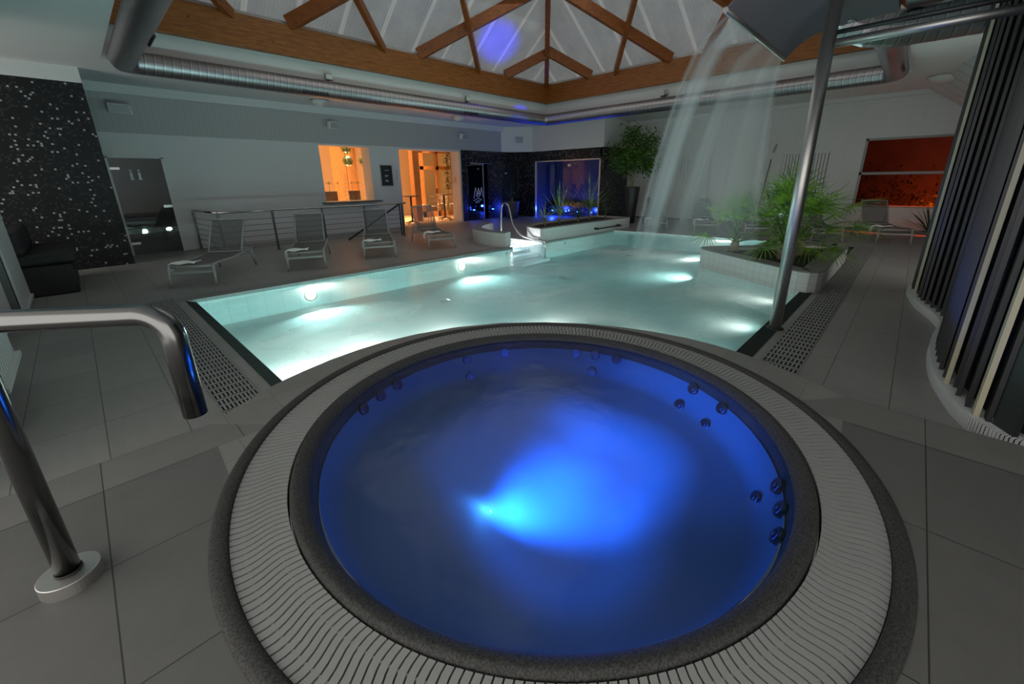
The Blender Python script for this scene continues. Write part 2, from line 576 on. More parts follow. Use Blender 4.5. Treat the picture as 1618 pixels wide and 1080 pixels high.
def m_water(name, tint, foam_c, foam_amt, foam_scale, lo, hi, gl=0.05, bumpy=0.05, bs=6.0):
    m = NT(name)
    p = m.pos()
    nz = m.noise(p, bs, 3, 0.5)
    bmp = m.bump(nz, bumpy, 0.05)
    t = m.n('ShaderNodeBsdfTransparent', ins={0: (*tint, 1)}).outputs[0]
    mp = m.n('ShaderNodeMapping', ins={'Vector': p, 'Scale': (1.0, 1.6, 1.0), 'Rotation': (0, 0, 0.7)}).outputs[0]
    fn = m.ramp(m.noise(mp, foam_scale, 2, 0.4), [(lo, (0, 0, 0)), (hi, (1, 1, 1))])
    d = m.n('ShaderNodeBsdfDiffuse', ins={0: (*foam_c, 1)}).outputs[0]
    tl = m.n('ShaderNodeBsdfTranslucent', ins={0: (*foam_c, 1)}).outputs[0]
    milk = m.n('ShaderNodeMixShader', ins={0: 0.65, 1: d, 2: tl}).outputs[0]
    body = m.n('ShaderNodeMixShader', ins={0: m.math('MULTIPLY', fn, foam_amt), 1: t, 2: milk}).outputs[0]
    g = m.n('ShaderNodeBsdfGlossy', ins={0: (1, 1, 1, 1), 1: gl, 'Normal': bmp}).outputs[0]
    fr = m.n('ShaderNodeFresnel', ins={0: 1.33, 'Normal': bmp}).outputs[0]
    return m.end(m.n('ShaderNodeMixShader', ins={0: fr, 1: body, 2: g}).outputs[0])


M['water'] = m_water('pool_water', (0.62, 0.92, 0.95), (0.95, 0.93, 0.90), 0.5, 0.5, 0.32, 0.76, gl=0.2, bumpy=0.25, bs=3.5)
M['spa_water'] = m_water('whirlpool_water', (0.42, 0.58, 0.78), (0.50, 0.62, 0.85), 0.06, 1.3, 0.25, 0.8, gl=0.16, bumpy=0.12, bs=5)


def m_fall():
    m = NT('falling_water')
    uv = m.n('ShaderNodeTexCoord').outputs['UV']
    u, v, w = m.xyz(uv)
    mp = m.n('ShaderNodeMapping', ins={'Vector': uv, 'Scale': (7, 0.35, 1)}).outputs[0]
    n1 = m.noise(mp, 1.0, 3, 0.5)
    mp2 = m.n('ShaderNodeMapping', ins={'Vector': uv, 'Scale': (38, 0.6, 1)}).outputs[0]
    n2 = m.noise(mp2, 1.0, 2, 0.5)
    s = m.math('ADD', m.math('MULTIPLY', n1, 0.85), m.math('MULTIPLY', n2, 0.15))
    a = m.n('ShaderNodeMapRange', ins={0: s, 1: 0.30, 2: 0.72, 3: 0.42, 4: 0.78}).outputs[0]
    # thins out into spray as it falls, softer at both edges of the sheet
    fade = m.n('ShaderNodeMapRange', ins={0: v, 1: 0.5, 2: 0.86, 3: 1.0, 4: 0.06}).outputs[0]
    eu = m.math('MULTIPLY', u, m.math('SUBTRACT', 1.0, u))
    edge = m.n('ShaderNodeMapRange', ins={0: eu, 1: 0.0, 2: 0.035, 3: 0.0, 4: 1.0}).outputs[0]
    dens = m.ramp(u, [(0.0, (.5, .5, .5)), (.03, (.75, .75, .75)), (.07, (.35, .35, .35)), (.14, (1, 1, 1)), (.22, (.95, .95, .95)), (.32, (.3, .3, .3)), (.45, (.35, .35, .35)), (.55, (.75, .75, .75)), (.68, (.5, .5, .5)), (.85, (.6, .6, .6)), (1.0, (.7, .7, .7))])
    a = m.math('MULTIPLY', a, dens)
    a = m.math('MULTIPLY', m.math('MULTIPLY', a, fade), edge)
    d = m.n('ShaderNodeBsdfDiffuse', ins={0: (0.80, 0.86, 0.84, 1)}).outputs[0]
    tl = m.n('ShaderNodeBsdfTranslucent', ins={0: (0.80, 0.86, 0.84, 1)}).outputs[0]
    b = m.n('ShaderNodeMixShader', ins={0: 0.5, 1: d, 2: tl}).outputs[0]
    t = m.n('ShaderNodeBsdfTransparent').outputs[0]
    return m.end(m.n('ShaderNodeMixShader', ins={0: a, 1: t, 2: b}).outputs[0])


M['fall'] = m_fall()


def m_leaf(name, c1, c2, tr=0.35):
    m = NT(name)
    nz = m.noise(m.pos(), 7, 2)
    col = m.mix(m.ramp(nz, [(0.35, (0, 0, 0)), (0.68, (1, 1, 1))]), c1, c2)
    d = m.pbr(col, 0.45)
    t = m.n('ShaderNodeBsdfTranslucent', ins={0: col}).outputs[0]
    return m.end(m.n('ShaderNodeMixShader', ins={0: tr, 1: d, 2: t}).outputs[0])


M['leaf_ficus'] = m_leaf('ficus_leaf', (0.05, 0.13, 0.025), (0.20, 0.38, 0.06))
M['leaf_palm'] = m_leaf('palm_leaf', (0.05, 0.14, 0.03), (0.34, 0.60, 0.05), 0.5)
M['leaf_yucca'] = m_leaf('yucca_leaf', (0.10, 0.17, 0.06), (0.42, 0.62, 0.14), 0.35)
M['leaf_dark'] = m_leaf('dark_leaf', (0.03, 0.06, 0.03), (0.08, 0.13, 0.07), 0.2)
M['leaf_cafe'] = m_leaf('cafe_leaf', (0.04, 0.10, 0.02), (0.10, 0.2, 0.04), 0.3)


def m_slat(name, c, rough, var=0.25):
    m = NT(name)
    mp = m.n('ShaderNodeMapping', ins={'Vector': m.pos(), 'Scale': (18, 18, 1.2)}).outputs[0]
    nz = m.noise(mp, 1.0, 4, 0.6)
    col = m.mix(nz, tuple(k * (1 - var) for k in c), tuple(k * (1 + var) for k in c))
    return m.end(m.pbr(col, rough, normal=m.bump(nz, 0.15, 0.002), spec=0.6))


M['slat'] = m_slat('dark_stained_slat', (0.0095, 0.0105, 0.0105), 0.45)
M['slat_light'] = m_slat('pale_timber_strip', (0.42, 0.39, 0.27), 0.5, 0.12)


def m_wicker():
    m = NT('black_wicker_weave')
    x, y, z = m.xyz(m.pos())
    l = m.math('MULTIPLY', m.math('SINE', m.math('MULTIPLY', m.math('ADD', x, y), 150)), m.math('SINE', m.math('MULTIPLY', z, 150)))
    col = m.mix(m.math('MULTIPLY_ADD', l, 0.5, 0.5), (0.003, 0.003, 0.003), (0.014, 0.0135, 0.013))
    return m.end(m.pbr(col, 0.5, normal=m.bump(l, 0.6, 0.004)))


M['wicker'] = m_wicker()

# ================================================================== SETTING
PA, PB, PC, PD = (0.78, 7.27), (11.62, 6.76), (12.12, 0.90), (4.02, 0.95)   # pool edge corners


def n_edge(x):
    return PA[1] + (PB[1] - PA[1]) * (x - PA[0]) / (PB[0] - PA[0])


BAY0, BAY1, BAYY = 7.2, 8.27, 8.35
LEDGE = [(0.267, 2.909), (0.378, 2.985), (0.486, 3.045), (0.59, 3.105), (0.695, 3.16), (0.80, 3.205), (0.95, 3.25), (1.2, 3.305), (1.45, 3.33),
         (1.7, 3.325), (2.0, 3.27), (2.39, 3.13), (2.78, 2.88), (3.10, 2.55), (3.33, 2.22), (3.48, 1.9), (3.58, 1.6), (3.63, 1.3), (3.63, 1.05),
         (3.60, 0.84), (3.56, 0.70), (3.51, 0.55), (3.44, 0.37), (3.37, 0.21), (3.27, 0.079)]
PX0, PY0 = -3.2, -3.2
WX, WY = 15.8, 13.1


def fill_poly(outer, holes, z, mi=0):
    """flat polygon with holes -> verts, faces"""
    bm = bmesh.new()
    es = []
    for loop in [outer] + holes:
        vs = [bm.verts.new((x, y, z)) for x, y in loop]
        for i in range(len(vs)):
            es.append(bm.edges.new((vs[i], vs[(i + 1) % len(vs)])))
    bmesh.ops.triangle_fill(bm, edges=es, use_beauty=True)
    bmesh.ops.recalc_face_normals(bm, faces=bm.faces)
    bm.verts.ensure_lookup_table()
    fs = []
    for f in bm.faces:
        idx = [v.index for v in f.verts]
        if f.normal.z < 0:
            idx = idx[::-1]
        fs.append(idx)
    vs = [v.co.copy() for v in bm.verts]
    bm.free()
    return vs, fs


# lower floor round the pool
fl = MB()
w_strip = [(PX0, 2.6), (PA[0], 2.6), (PA[0], PA[1]), (PA[0], WY + 0.6), (PX0, WY + 0.6)]
fl.add([(x, y, 0) for x, y in w_strip], [tuple(range(len(w_strip)))], 0)
n_strip = [PA, (BAY0, n_edge(BAY0)), (BAY0, BAYY), (BAY1, BAYY), (BAY1, n_edge(BAY1)), PB, (WX, 6.76), (WX, WY + 0.6), (PA[0], WY + 0.6)]
vs, fs = fill_poly(n_strip, [], 0.0)
fl.add(vs, fs, 0)
fl.add([(PB[0], PB[1], 0), (PC[0], PC[1], 0), (WX, PC[1], 0), (WX, PB[1], 0)], [(0, 1, 2, 3)], 1)
fl.add([(3.1, PY0, 0), (WX, PY0, 0), (WX, PC[1], 0), (PC[0], PC[1], 0), (PD[0], PD[1], 0), (3.1, PD[1], 0)], [tuple(range(6))], 1)
fl.build('floor', [M['floor_l'], M['floor_r']], kind='structure', keep=True)
sub = MB().box(PX0, PY0, -1.3, WX + 0.3, WY + 0.6, -1.2)
sub.build('floor_slab', M['wall'], kind='structure', keep=True)

# raised platform in front, with the round hole of the whirlpool
SC0 = (1.7374, 1.4377)
H = SPA_Z
NSEG = 96
R_OUT = 1.715


def circ(r, n=NSEG, c=SC0):
    return [(c[0] + r * math.cos(2 * PI * k / n), c[1] + r * math.sin(2 * PI * k / n)) for k in range(n)]


pf = MB()
# main deck: left and right parts, split along the diagonal through the whirlpool
outerL = [(PX0, PY0), (0.8, PY0), (0.8, 0.2), (0.8, 0.2)]
hole = circ(R_OUT - 0.03)
deck = [(PX0, PY0), (3.26, PY0), (3.27, 0.079)] + LEDGE[::-1][1:-1] + [(0.267, 2.909), (PX0, 2.9)]
vs, fs = fill_poly(deck, [hole], H)


def deck_mat(c):
    # right or left of the line through the whirlpool centre; ledge outside
    d = Vector((c.x - SC0[0], c.y - SC0[1]))
    if d.length > R_OUT - 0.06 and (c.y > 2.45 and c.x > 0.05 or c.x > 2.9 and c.y > 0.05 or (c.x > 2.0 and c.y > 1.9)):
        return 2
    return 0 if c.y - SC0[1] > (c.x - SC0[0]) else 1


b0 = len(pf.v)
pf.v += vs
for f in fs:
    c = (vs[f[0]] + vs[f[1]] + vs[f[2]]) / 3
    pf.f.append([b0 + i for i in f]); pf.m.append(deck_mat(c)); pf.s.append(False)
# nosing rows (slightly lighter tile) along the two straight step edges
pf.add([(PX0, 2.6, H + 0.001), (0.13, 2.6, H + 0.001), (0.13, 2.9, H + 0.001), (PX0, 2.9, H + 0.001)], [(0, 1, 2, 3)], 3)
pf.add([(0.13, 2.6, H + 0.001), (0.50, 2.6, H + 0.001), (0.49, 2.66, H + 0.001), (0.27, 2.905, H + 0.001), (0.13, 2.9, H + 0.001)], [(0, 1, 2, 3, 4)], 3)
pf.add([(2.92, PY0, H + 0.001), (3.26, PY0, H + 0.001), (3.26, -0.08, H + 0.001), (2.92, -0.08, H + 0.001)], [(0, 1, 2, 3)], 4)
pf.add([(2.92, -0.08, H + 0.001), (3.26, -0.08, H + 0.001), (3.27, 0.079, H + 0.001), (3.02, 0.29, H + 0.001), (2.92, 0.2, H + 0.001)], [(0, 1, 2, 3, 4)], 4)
# risers
ed = [(PX0, 2.9), (0.267, 2.909)] + LEDGE[1:] + [(3.26, PY0)]
for a, b in zip(ed[:-1], ed[1:]):
    pf.add([(a[0], a[1], -0.5), (b[0], b[1], -0.5), (b[0], b[1], H), (a[0], a[1], H)], [(0, 1, 2, 3)], 2)
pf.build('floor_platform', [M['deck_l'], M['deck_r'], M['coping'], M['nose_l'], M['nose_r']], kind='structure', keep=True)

# ---------------- walls
wl = MB()
T = 0.55
HX0, HX1, HZ0, HZ1 = 5.33, 6.92, 1.0, 2.65      # serving hatch
DX0, DX1, DZ1 = 7.99, 10.62, 2.64               # wide doorway
for x0, x1, z0, z1 in ((0.5, 5.33, 0, 3.68), (HX1, DX0, 0, 3.68), (DX1, WX + 0.3, 0, 3.68), (HX0, HX1, 0, HZ0), (HX0, HX1, HZ1, 3.68), (DX0, DX1, DZ1, 3.68)):
    wl.box(x0, WY, z0, x1, WY + T, z1)
wl.build('wall_back_left', M['wall'], kind='structure', keep=True)
fa = MB().box(0.6, WY - 0.03, 2.70, 12.9, WY, 3.68)
fa.build('trim_1', M['fascia'], kind='structure', keep=True)
# diagonal piece of bulkhead in the far corner, then the bulkhead over the steam cabin
fb = MB()
fb.add([(12.9, WY - 0.03, 2.70), (13.9, 12.2, 2.70), (13.9, 12.2, 3.68), (12.9, WY - 0.03, 3.68)], [(0, 1, 2, 3)])
fb.box(13.901, 8.7, 2.701, WX, 12.4, 3.68)
fb.build('trim_2', M['wall'], kind='structure', keep=True)

wr = MB()
WY0, WY1, WZ0, WZ1 = -1.6, 1.31, 0.69, 2.56     # window in the right wall
wr.box(WX, WY1, 0, WX + 0.3, WY, 3.68)
wr.box(WX, WY0, 0, WX + 0.3, WY1, WZ0)
wr.box(WX, WY0, WZ1, WX + 0.3, WY1, 3.68)
wr.box(WX, PY0, 0, WX + 0.3, WY0, 3.68)
wr.build('wall_back_right', M['wall_tile'], kind='structure', keep=True)
bbm = MB().box(WX - 0.02, PY0, 0, WX, 8.2, 0.09)
bbm.build('baseboard_right', simple('grey_skirting_tile', (0.16, 0.16, 0.155)), kind='structure', keep=True)

# white walls on the left and the black mosaic block
wk = MB().box(-3.2, 8.75, 0, -0.86, 9.15, 3.68)
wk.box(-1.3, 3.3, 0, -0.86, 8.75, 3.68)
wk.build('wall_left', M['wall'], kind='structure', keep=True)
wm = MB().box(-3.2, 11.72, 0, 0.594, WY, 3.42)
wm.build('wall_mosaic', M['mosaic'], kind='structure', keep=True)
wm2 = MB().box(-3.2, 11.72, 3.42, 0.594, WY, 3.68)
wm2.build('trim_3', M['wall'], kind='structure', keep=True)

# ---------------- ceiling ring round the skylight
OX0, OX1, OY0, OY1 = 0.86, 12.95, 0.56, 10.68
CZ = 3.68
ce = MB()
for x0, y0, x1, y1 in ((PX0, OY1, WX + 0.3, WY + T), (PX0, PY0, WX + 0.3, OY0), (PX0, OY0, OX0, OY1), (OX1, OY0, WX + 0.3, OY1)):
    ce.box(x0, y0, CZ, x1, y1, CZ + 0.15)
ce.build('ceiling', M['ceiling'], kind='structure', keep=True)
up = MB()
BZ = 4.24
for x0, y0, x1, y1 in ((OX0 - 0.1, OY1, OX1 + 0.1, OY1 + 0.1), (OX0 - 0.1, OY0 - 0.1, OX1 + 0.1, OY0), (OX0 - 0.1, OY0, OX0, OY1), (OX1, OY0, OX1 + 0.1, OY1)):
    up.box(x0, y0, CZ + 0.15, x1, y1, BZ + 0.7)
up.build('ceiling_upstand', M['ceiling'], kind='structure', keep=True)
cv = MB()
cv.box(0.6, WY - 0.10, 3.49, WX, WY - 0.03, 3.68)
cv.box(WX - 0.08, -0.2, 3.56, WX, 8.7, 3.68)
cv.build('trim_4', M['wall'], kind='structure', keep=True)

wf_ = MB().box(0.6, PY0 - 0.2, -0.3, 5.0, PY0, CZ)  # unseen wall pieces, added to darken the glass door's reflection; gaps admit fill
wf_.box(9.5, PY0 - 0.2, -0.3, WX + 0.3, PY0, CZ)
wf_.build('wall_front_blocker', M['wall'], kind='structure', keep=True)
sl_ = MB()
sl_.add([(WX, 0.30, CZ - 0.001), (WX, -2.2, 1.95), (10.5, -2.8, 1.95), (10.5, -0.55, CZ - 0.001)], [(0, 1, 2, 3)])
sl_.build('ceiling_slope', tiles('sloping_board_ceiling', (0.60, 0.60, 0.59), 0.55, 0.1, 9.0, -5.0, axes='xy', joint=0.35, width=0.03, var=0.02, streak=False), kind='structure', keep=True)
# ---------------- roof: glulam ring, hips, diagonal rafters, translucent sheets
EX0, EX1, EY0, EY1 = OX0 + 0.02, OX1 - 0.02, OY0 + 0.02, OY1 - 0.02
XC, YC = (EX0 + EX1) / 2, (EY0 + EY1) / 2
AX, AY = (EX1 - EX0) / 2, (EY1 - EY0) / 2
BT = BZ + 0.60
RISE = 3.9
rf = MB()
apex = (XC, YC, BT + 0.16 + RISE)
e4 = [(EX0 - 0.1, EY0 - 0.1, BT + 0.06), (EX1 + 0.1, EY0 - 0.1, BT + 0.06), (EX1 + 0.1, EY1 + 0.1, BT + 0.06), (EX0 - 0.1, EY1 + 0.1, BT + 0.06)]
rf.add(e4 + [apex], [(0, 4, 1), (1, 4, 2), (2, 4, 3), (3, 4, 0)])
rf.build('ceiling_roof', M['roof'], kind='structure', keep=True)


def beam(name, p, q, w, label, mat='wood'):
    m = MB()
    m.box(p[0], p[1], BZ, q[0], q[1], BT)
    return m.build(name, M[mat], bevel=0.008, label=label, cat='beam', group=None)


beam('timber_beam', (EX0 + 0.14, EY1 - 0.14), (EX1 - 0.14, EY1), 0, 'long knotty orange glulam beam above the duct over the sun loungers')
beam('timber_beam', (EX1 - 0.14, EY0), (EX1, EY1), 0, 'knotty orange glulam beam above the duct on the ficus side')
beam('timber_beam', (EX0 + 0.14, EY0), (EX1 - 0.14, EY0 + 0.14), 0, 'orange glulam beam above the waterfall post side')
beam('timber_beam', (EX0, EY0), (EX0 + 0.14, EY1), 0, 'orange glulam beam behind the steep duct run at upper left')


def rz_(u, v):
    return BT - 0.02 + RISE * (1 - max(abs(u), abs(v)))


def uv(u, v, dz=0.0):
    return Vector((XC + u * AX, YC + v * AY, rz_(u, v) + dz))


def rafter(u0, v0, u1, v1, w, h, label, group=None, dz=0.0):
    m = MB()
    p, q = uv(u0, v0, dz), uv(u1, v1, dz)
    m.bar(p, q, w, h)
    return m.build('roof_rafter', M['wood_rafter'], bevel=0.008, label=label, cat='rafter', group=group)


hl = {(1, 1): 'hip rafter running straight up from the far corner of the skylight',
      (-1, 1): 'hip rafter climbing from the upper left corner behind the duct',
      (1, -1): 'hip rafter climbing behind the curved steel waterfall hood',
      (-1, -1): 'hip rafter above the whirlpool platform'}
for (su, sv), lb in hl.items():
    rafter(su * 0.985, sv * 0.985, 0, 0, 0.15, 0.26, lb, dz=-0.02)
# far side (v = 1) then the ficus side (u = 1)
for u0, lb in ((0.63, 'short stout rafter nearest the far corner, on the lounger side'),
               (0.073, 'stout rafter crossing a thin one, lounger side of the skylight'),
               (-0.474, 'stout rafter springing from the middle of the long beam, left of the crossing pair')):
    t = (1 - u0) / 2
    rafter(u0, 0.985, u0 + t, 1 - t, 0.16, 0.28, lb)
    uu = 1 - (1 - u0)
for v0, lb in ((0.605, 'short stout rafter nearest the far corner, on the ficus side'),
               (0.06, 'stout rafter crossing a thin one, ficus side of the skylight'),
               (-0.48, 'stout rafter hidden partly by the waterfall hood')):
    t = (1 - v0) / 2
    rafter(0.985, v0, 1 - t, v0 + t, 0.16, 0.28, lb)
for u0, lb in ((0.438, 'thin rafter under the crossing, just right of the lounger side blue glow'),
               (-0.10, 'thin dark-edged rafter between the two stout ones above the square lounger row'),
               (-0.65, 'thin rafter close beside the upper left duct')):
    s = min((1 + u0) / 2, 0.75)
    rafter(u0, 0.985, u0 - s, 1 - s, 0.12, 0.20, lb, dz=-0.08)
for v0, lb in ((0.42, 'thin rafter crossing under the stout one on the ficus side'),
               (-0.13, 'thin rafter behind the top of the falling water')):
    s = min((1 + v0) / 2, 0.75)
    rafter(0.985, v0, 1 - s, v0 - s, 0.12, 0.20, lb, dz=-0.08)

# ================================================================== POOL
PZ = -0.46
WZ = -0.045
pool = thing('swimming_pool', 'large lit turquoise swimming pool with white tiled walls', 'swimming pool', (6.3, 4.0, PZ))
near = [(x, y) for x, y in LEDGE if True]
ring = [PA, (PA[0], 3.19)] + [p for p in LEDGE if p[0] > 0.79 and p[1] > 0.95] + [(3.62, PD[1]), PC, PB, (BAY1, n_edge(BAY1)), (BAY0, n_edge(BAY0))]
ring = ring[::-1]
bs = MB()
vs, fs = fill_poly(ring, [], PZ)
bs.add(vs, fs, 0)
for i in range(len(ring)):
    a, b = ring[i], ring[(i + 1) % len(ring)]
    if (abs(a[0] - BAY0) < 0.01 and abs(b[0] - BAY1) < 0.01) or (abs(b[0] - BAY0) < 0.01 and abs(a[0] - BAY1) < 0.01):
        continue
    mi = 1 if abs(a[0] - b[0]) > abs(a[1] - b[1]) else 2
    bs.add([(a[0], a[1], PZ), (b[0], b[1], PZ), (b[0], b[1], -0.001), (a[0], a[1], -0.001)], [(0, 1, 2, 3)], mi)
M['pool_yz'] = tiles('pool_tile_end', (0.66, 0.86, 0.84), 0.25, 0.0, 0.5, 0.05, axes='yz', joint=0.80, width=0.009, var=0.03, rough=0.3, streak=False)
bs.build('basin', [M['pool'], M['pool_xz'], M['pool_yz']], pool)
wt = MB()
vs, fs = fill_poly(ring, [], WZ)
wt.add(vs, fs)
wt.build('water', M['water'], pool, label='turquoise pool water with pale swirls of foam')
# steps in the bay
st = MB()
n0 = n_edge(7.7)
ys = [BAYY - 0.02, 8.0, 7.68, 7.36, 7.04, n0 - 0.30]
zs = [-0.06, -0.14, -0.22, -0.30, -0.38]
for i, z in enumerate(zs):
    st.box(BAY0, ys[i + 1], PZ - 0.02, BAY1, ys[i], z)
st.build('steps', M['step'], pool, bevel=0.01, label='brightly lit white entry steps')
sw = MB()
sw.box(BAY0 - 0.02, n_edge(BAY0), PZ, BAY0, BAYY, 0.0)
sw.box(BAY1, n_edge(BAY1), PZ, BAY1 + 0.02, BAYY, 0.0)
sw.box(BAY0, BAYY - 0.005, PZ, BAY1, BAYY + 0.01, -0.001)
sw.build('step_side_walls', M['step'], pool)
# dark wet rims along the two overflow sides + thin dark line under the coping
rm = MB()
rm.add([(PA[0] - 0.01, 3.15, 0.004), (PA[0] + 0.11, 3.15, -0.04), (PA[0] + 0.11, PA[1], -0.04), (PA[0] - 0.01, PA[1] + 0.05, 0.004)], [(0, 1, 2, 3)])
rm.add([(3.5, 0.80, 0.005), (PC[0], PC[1] - 0.12, 0.005), (PC[0], PC[1] + 0.005, 0.004), (3.5, 0.955, 0.004), (PC[0], PC[1] + 0.03, -0.04), (3.5, 0.98, -0.04)], [(0, 1, 2, 3), (3, 2, 4, 5)])
rm.build('overflow_rim', M['dark_rim'], pool, label='dark wet stone rim on the overflow sides')
cp = MB()
for x0, x1 in ((PA[0] - 0.1, BAY0), (BAY1, PB[0])):
    y0, y1 = n_edge(x0), n_edge(x1)
    cp.add([(x0, y0, 0.003), (x1, y1, 0.003), (x1, y1 + 0.28, 0.003), (x0, y0 + 0.28, 0.003), (x0, y0, -0.05), (x1, y1, -0.05)], [(0, 1, 2, 3), (4, 5, 1, 0)], 0)
cp.add([(PB[0], PB[1], 0.003), (PC[0], PC[1], 0.003), (PC[0] + 0.25, PC[1], 0.003), (PB[0] + 0.25, PB[1], 0.003)], [(0, 1, 2, 3)], 0)
cp.build('coping', M['coping'], pool)


def pool_lamp(x, y, z, dx, dy):
    m = MB()
    ax = Vector((dx, dy, 0))
    s = Vector((-dy, dx, 0))
    n = 24
    for r0, r1, d0, d1, mi in ((0.085, 0.0, 0.02, 0.02, 0), (0.115, 0.085, 0.012, 0.026, 1)):
        a = [Vector((x, y, z)) + ax * d0 + (s * math.cos(2 * PI * k / n) + Vector((0, 0, 1)) * math.sin(2 * PI * k / n)) * r0 for k in range(n)]
        if r1 == 0:
            m.add(a, [tuple(range(n))], mi)
        else:
            b = [Vector((x, y, z)) + ax * d1 + (s * math.cos(2 * PI * k / n) + Vector((0, 0, 1)) * math.sin(2 * PI * k / n)) * r1 for k in range(n)]
            m.add(a + b, [(k, (k + 1) % n, n + (k + 1) % n, n + k) for k in range(n)], mi)
    return m.build('underwater_lamp', [M['lens_warm'], M['steel_brushed']], pool)


for x, y, z, dx, dy in POOL_LAMPS_AND_FILL:
    if dy == -1:
        pool_lamp(x, n_edge(x) - 0.01, z, 0, -1)
# floor and wall fittings: return inlets
for x, y in ((1.42, 4.86), (4.15, 5.72), (6.9, 5.2), (10.9, 6.0), (10.2, 5.4)):
    m = MB()
    m.lathe([(0.0, 0.035), (0.06, 0.03), (0.085, 0.012), (0.10, 0.0)], (x * 1.0, y * 1.0, PZ), 20)
    m.build('floor_inlet', M['steel_brushed'], pool)
for x in (7.0, 9.2):
    m = MB()
    m.tube([(x, n_edge(x) - 0.001, -0.13), (x, n_edge(x) - 0.03, -0.13)], 0.035, 14)
    m.build('wall_jet', M['steel_brushed'], pool)


# ---------------- overflow grates: straight bars in short bays
def grate(name, x0, y0, x1, y1, along, label, cell=0.125, bars=12, width=None):
    """grate panel lying in the floor; bays stepped along 'along'"""
    m = MB()
    z0, z1 = 0.001, 0.012
    m.add([(x0, y0, 0.002), (x1, y0, 0.002), (x1, y1, 0.002), (x0, y1, 0.002)], [(0, 1, 2, 3)], 1)
    L = (y1 - y0) if along == 'y' else (x1 - x0)
    W = (x1 - x0) if along == 'y' else (y1 - y0)
    n = int(L / cell)
    c = L / n

    def bx(a0, w0, a1, w1):
        if along == 'y':
            m.box(x0 + w0, y0 + a0, z0, x0 + w1, y0 + a1, z1)
        else:
            m.box(x0 + a0, y0 + w0, z0, x0 + a1, y0 + w1, z1)
    for i in range(n + 1):
        hw_ = 0.010 if i % 2 else 0.006
        bx(max(0, i * c - hw_), 0, min(L, i * c + hw_), W)
    p = W / bars
    for k in range(bars + 1):
        bx(0, max(0, k * p - p * 0.22), L, min(W, k * p + p * 0.22))
    return m.build(name, [M['drain'], M['grating_dark']], label=label, cat='grate')


grate('overflow_grate', 0.40, 3.0, 0.67, 7.55, 'y', 'grey slotted overflow grate left of the pool beside the steel handrail', bars=10, cell=0.115)
g_ = grate('overflow_grate', 3.35, 0.43, 12.3, 0.72, 'x', 'long grey slotted overflow grate between pool post and curved slatted wall', bars=9, cell=0.12)

# ================================================================== WHIRLPOOL
spa = thing('whirlpool', 'round whirlpool bath glowing deep blue, with granite rim and curved grating', 'whirlpool', (SC0[0], SC0[1], H - 0.9))
c3 = (SC0[0], SC0[1], H)
orim = MB().lathe([(1.655, -0.05), (1.655, 0.002), (1.660, 0.010), (1.670, 0.015), (1.690, 0.017), (1.708, 0.013), (1.722, 0.004), (1.726, -0.02)], c3, 128)
orim.build('outer_rim', M['rim'], spa)
irim = MB().lathe([(1.424, -0.06), (1.423, -0.006), (1.416, 0.006), (1.404, 0.012), (1.390, 0.011), (1.365, 0.001), (1.345, -0.014), (1.335, -0.032), (1.322, -0.07), (1.31, -0.13)], c3, 128)
irim.build('inner_rim', M['rim'], spa)
chn = MB().lathe([(1.66, -0.06), (1.43, -0.06)], c3, 96)
chn.build('channel', M['grating_dark'], spa)
gr = MB()
NB = 290
r0, r1 = 1.431, 1.652
for k in range(NB):
    a = 2 * PI * k / NB
    hw = PI / NB * 0.79
    rows = []
    S = 8
    for i in range(S + 1):
        t = i / S
        r = r0 + (r1 - r0) * t
        off = -0.0065 * math.sin(2 * PI * t) + 0.008 * (t - 0.5)
        ca, cb = a + off - hw * 1.0, a + off + hw * 1.0
        rows.append((r, ca, cb))
    b = len(gr.v)
    for r, ca, cb in rows:
        for ang in (ca, cb):
            for z in (-0.002, -0.02):
                gr.v.append(Vector((c3[0] + r * math.cos(ang), c3[1] + r * math.sin(ang), c3[2] + z)))
    for i in range(S):
        q = b + i * 4
        for f in ((q, q + 4, q + 6, q + 2), (q + 1, q + 5, q + 4, q), (q + 2, q + 6, q + 7, q + 3)):
            gr.f.append(list(f)); gr.m.append(0); gr.s.append(False)
    gr.f.append([b, b + 2, b + 3, b + 1]); gr.m.append(0); gr.s.append(False)
    q = b + S * 4
    gr.f.append([q, q + 1, q + 3, q + 2]); gr.m.append(0); gr.s.append(False)
for rr in (1.49, 1.602):
    gr.lathe([(rr - 0.004, -0.006), (rr + 0.004, -0.006), (rr + 0.004, -0.02), (rr - 0.004, -0.02)], c3, 128, closed=True, smooth=False)
gr.build('grating', M['grating'], spa)

# basin with moulded bench
ba = MB()
NA, b = 96, 0
prof_t = [0.0, 0.10, 0.30, 0.42, 0.50, 0.55, 0.62, 0.75, 0.9, 1.0]
rows = []
for k in range(NA):
    a = 2 * PI * k / NA
    lobe = 0.10 * math.cos(4 * a - 0.5) + 0.05 * math.cos(2 * a + 1.0)
    left = 0.20 * math.exp(-((((a - R(152)) + PI) % (2 * PI) - PI) / 0.42) ** 2)
    rs = 0.92 - lobe - left
    prof = [(1.305, -0.10), (1.28, -0.20), (1.24, -0.27), (1.18, -0.30), (rs + 0.08, -0.312), (rs, -0.33), (rs - 0.10, -0.365), (rs - 0.20, -0.42), (rs - 0.30, -0.465), (rs - 0.42, -0.49), (0.0, -0.50)]
    rows.append([(SC0[0] + r * math.cos(a), SC0[1] + r * math.sin(a), H + z) for r, z in prof])
L = len(rows[0])
vsb = [p for r in rows for p in r]
fsb = [(k * L + i, ((k + 1) % NA) * L + i, ((k + 1) % NA) * L + i + 1, k * L + i + 1) for k in range(NA) for i in range(L - 1)]
ba.add(vsb, fsb, 0, True)
ba.build('basin', M['basin'], spa)
sp = MB()
n = 128
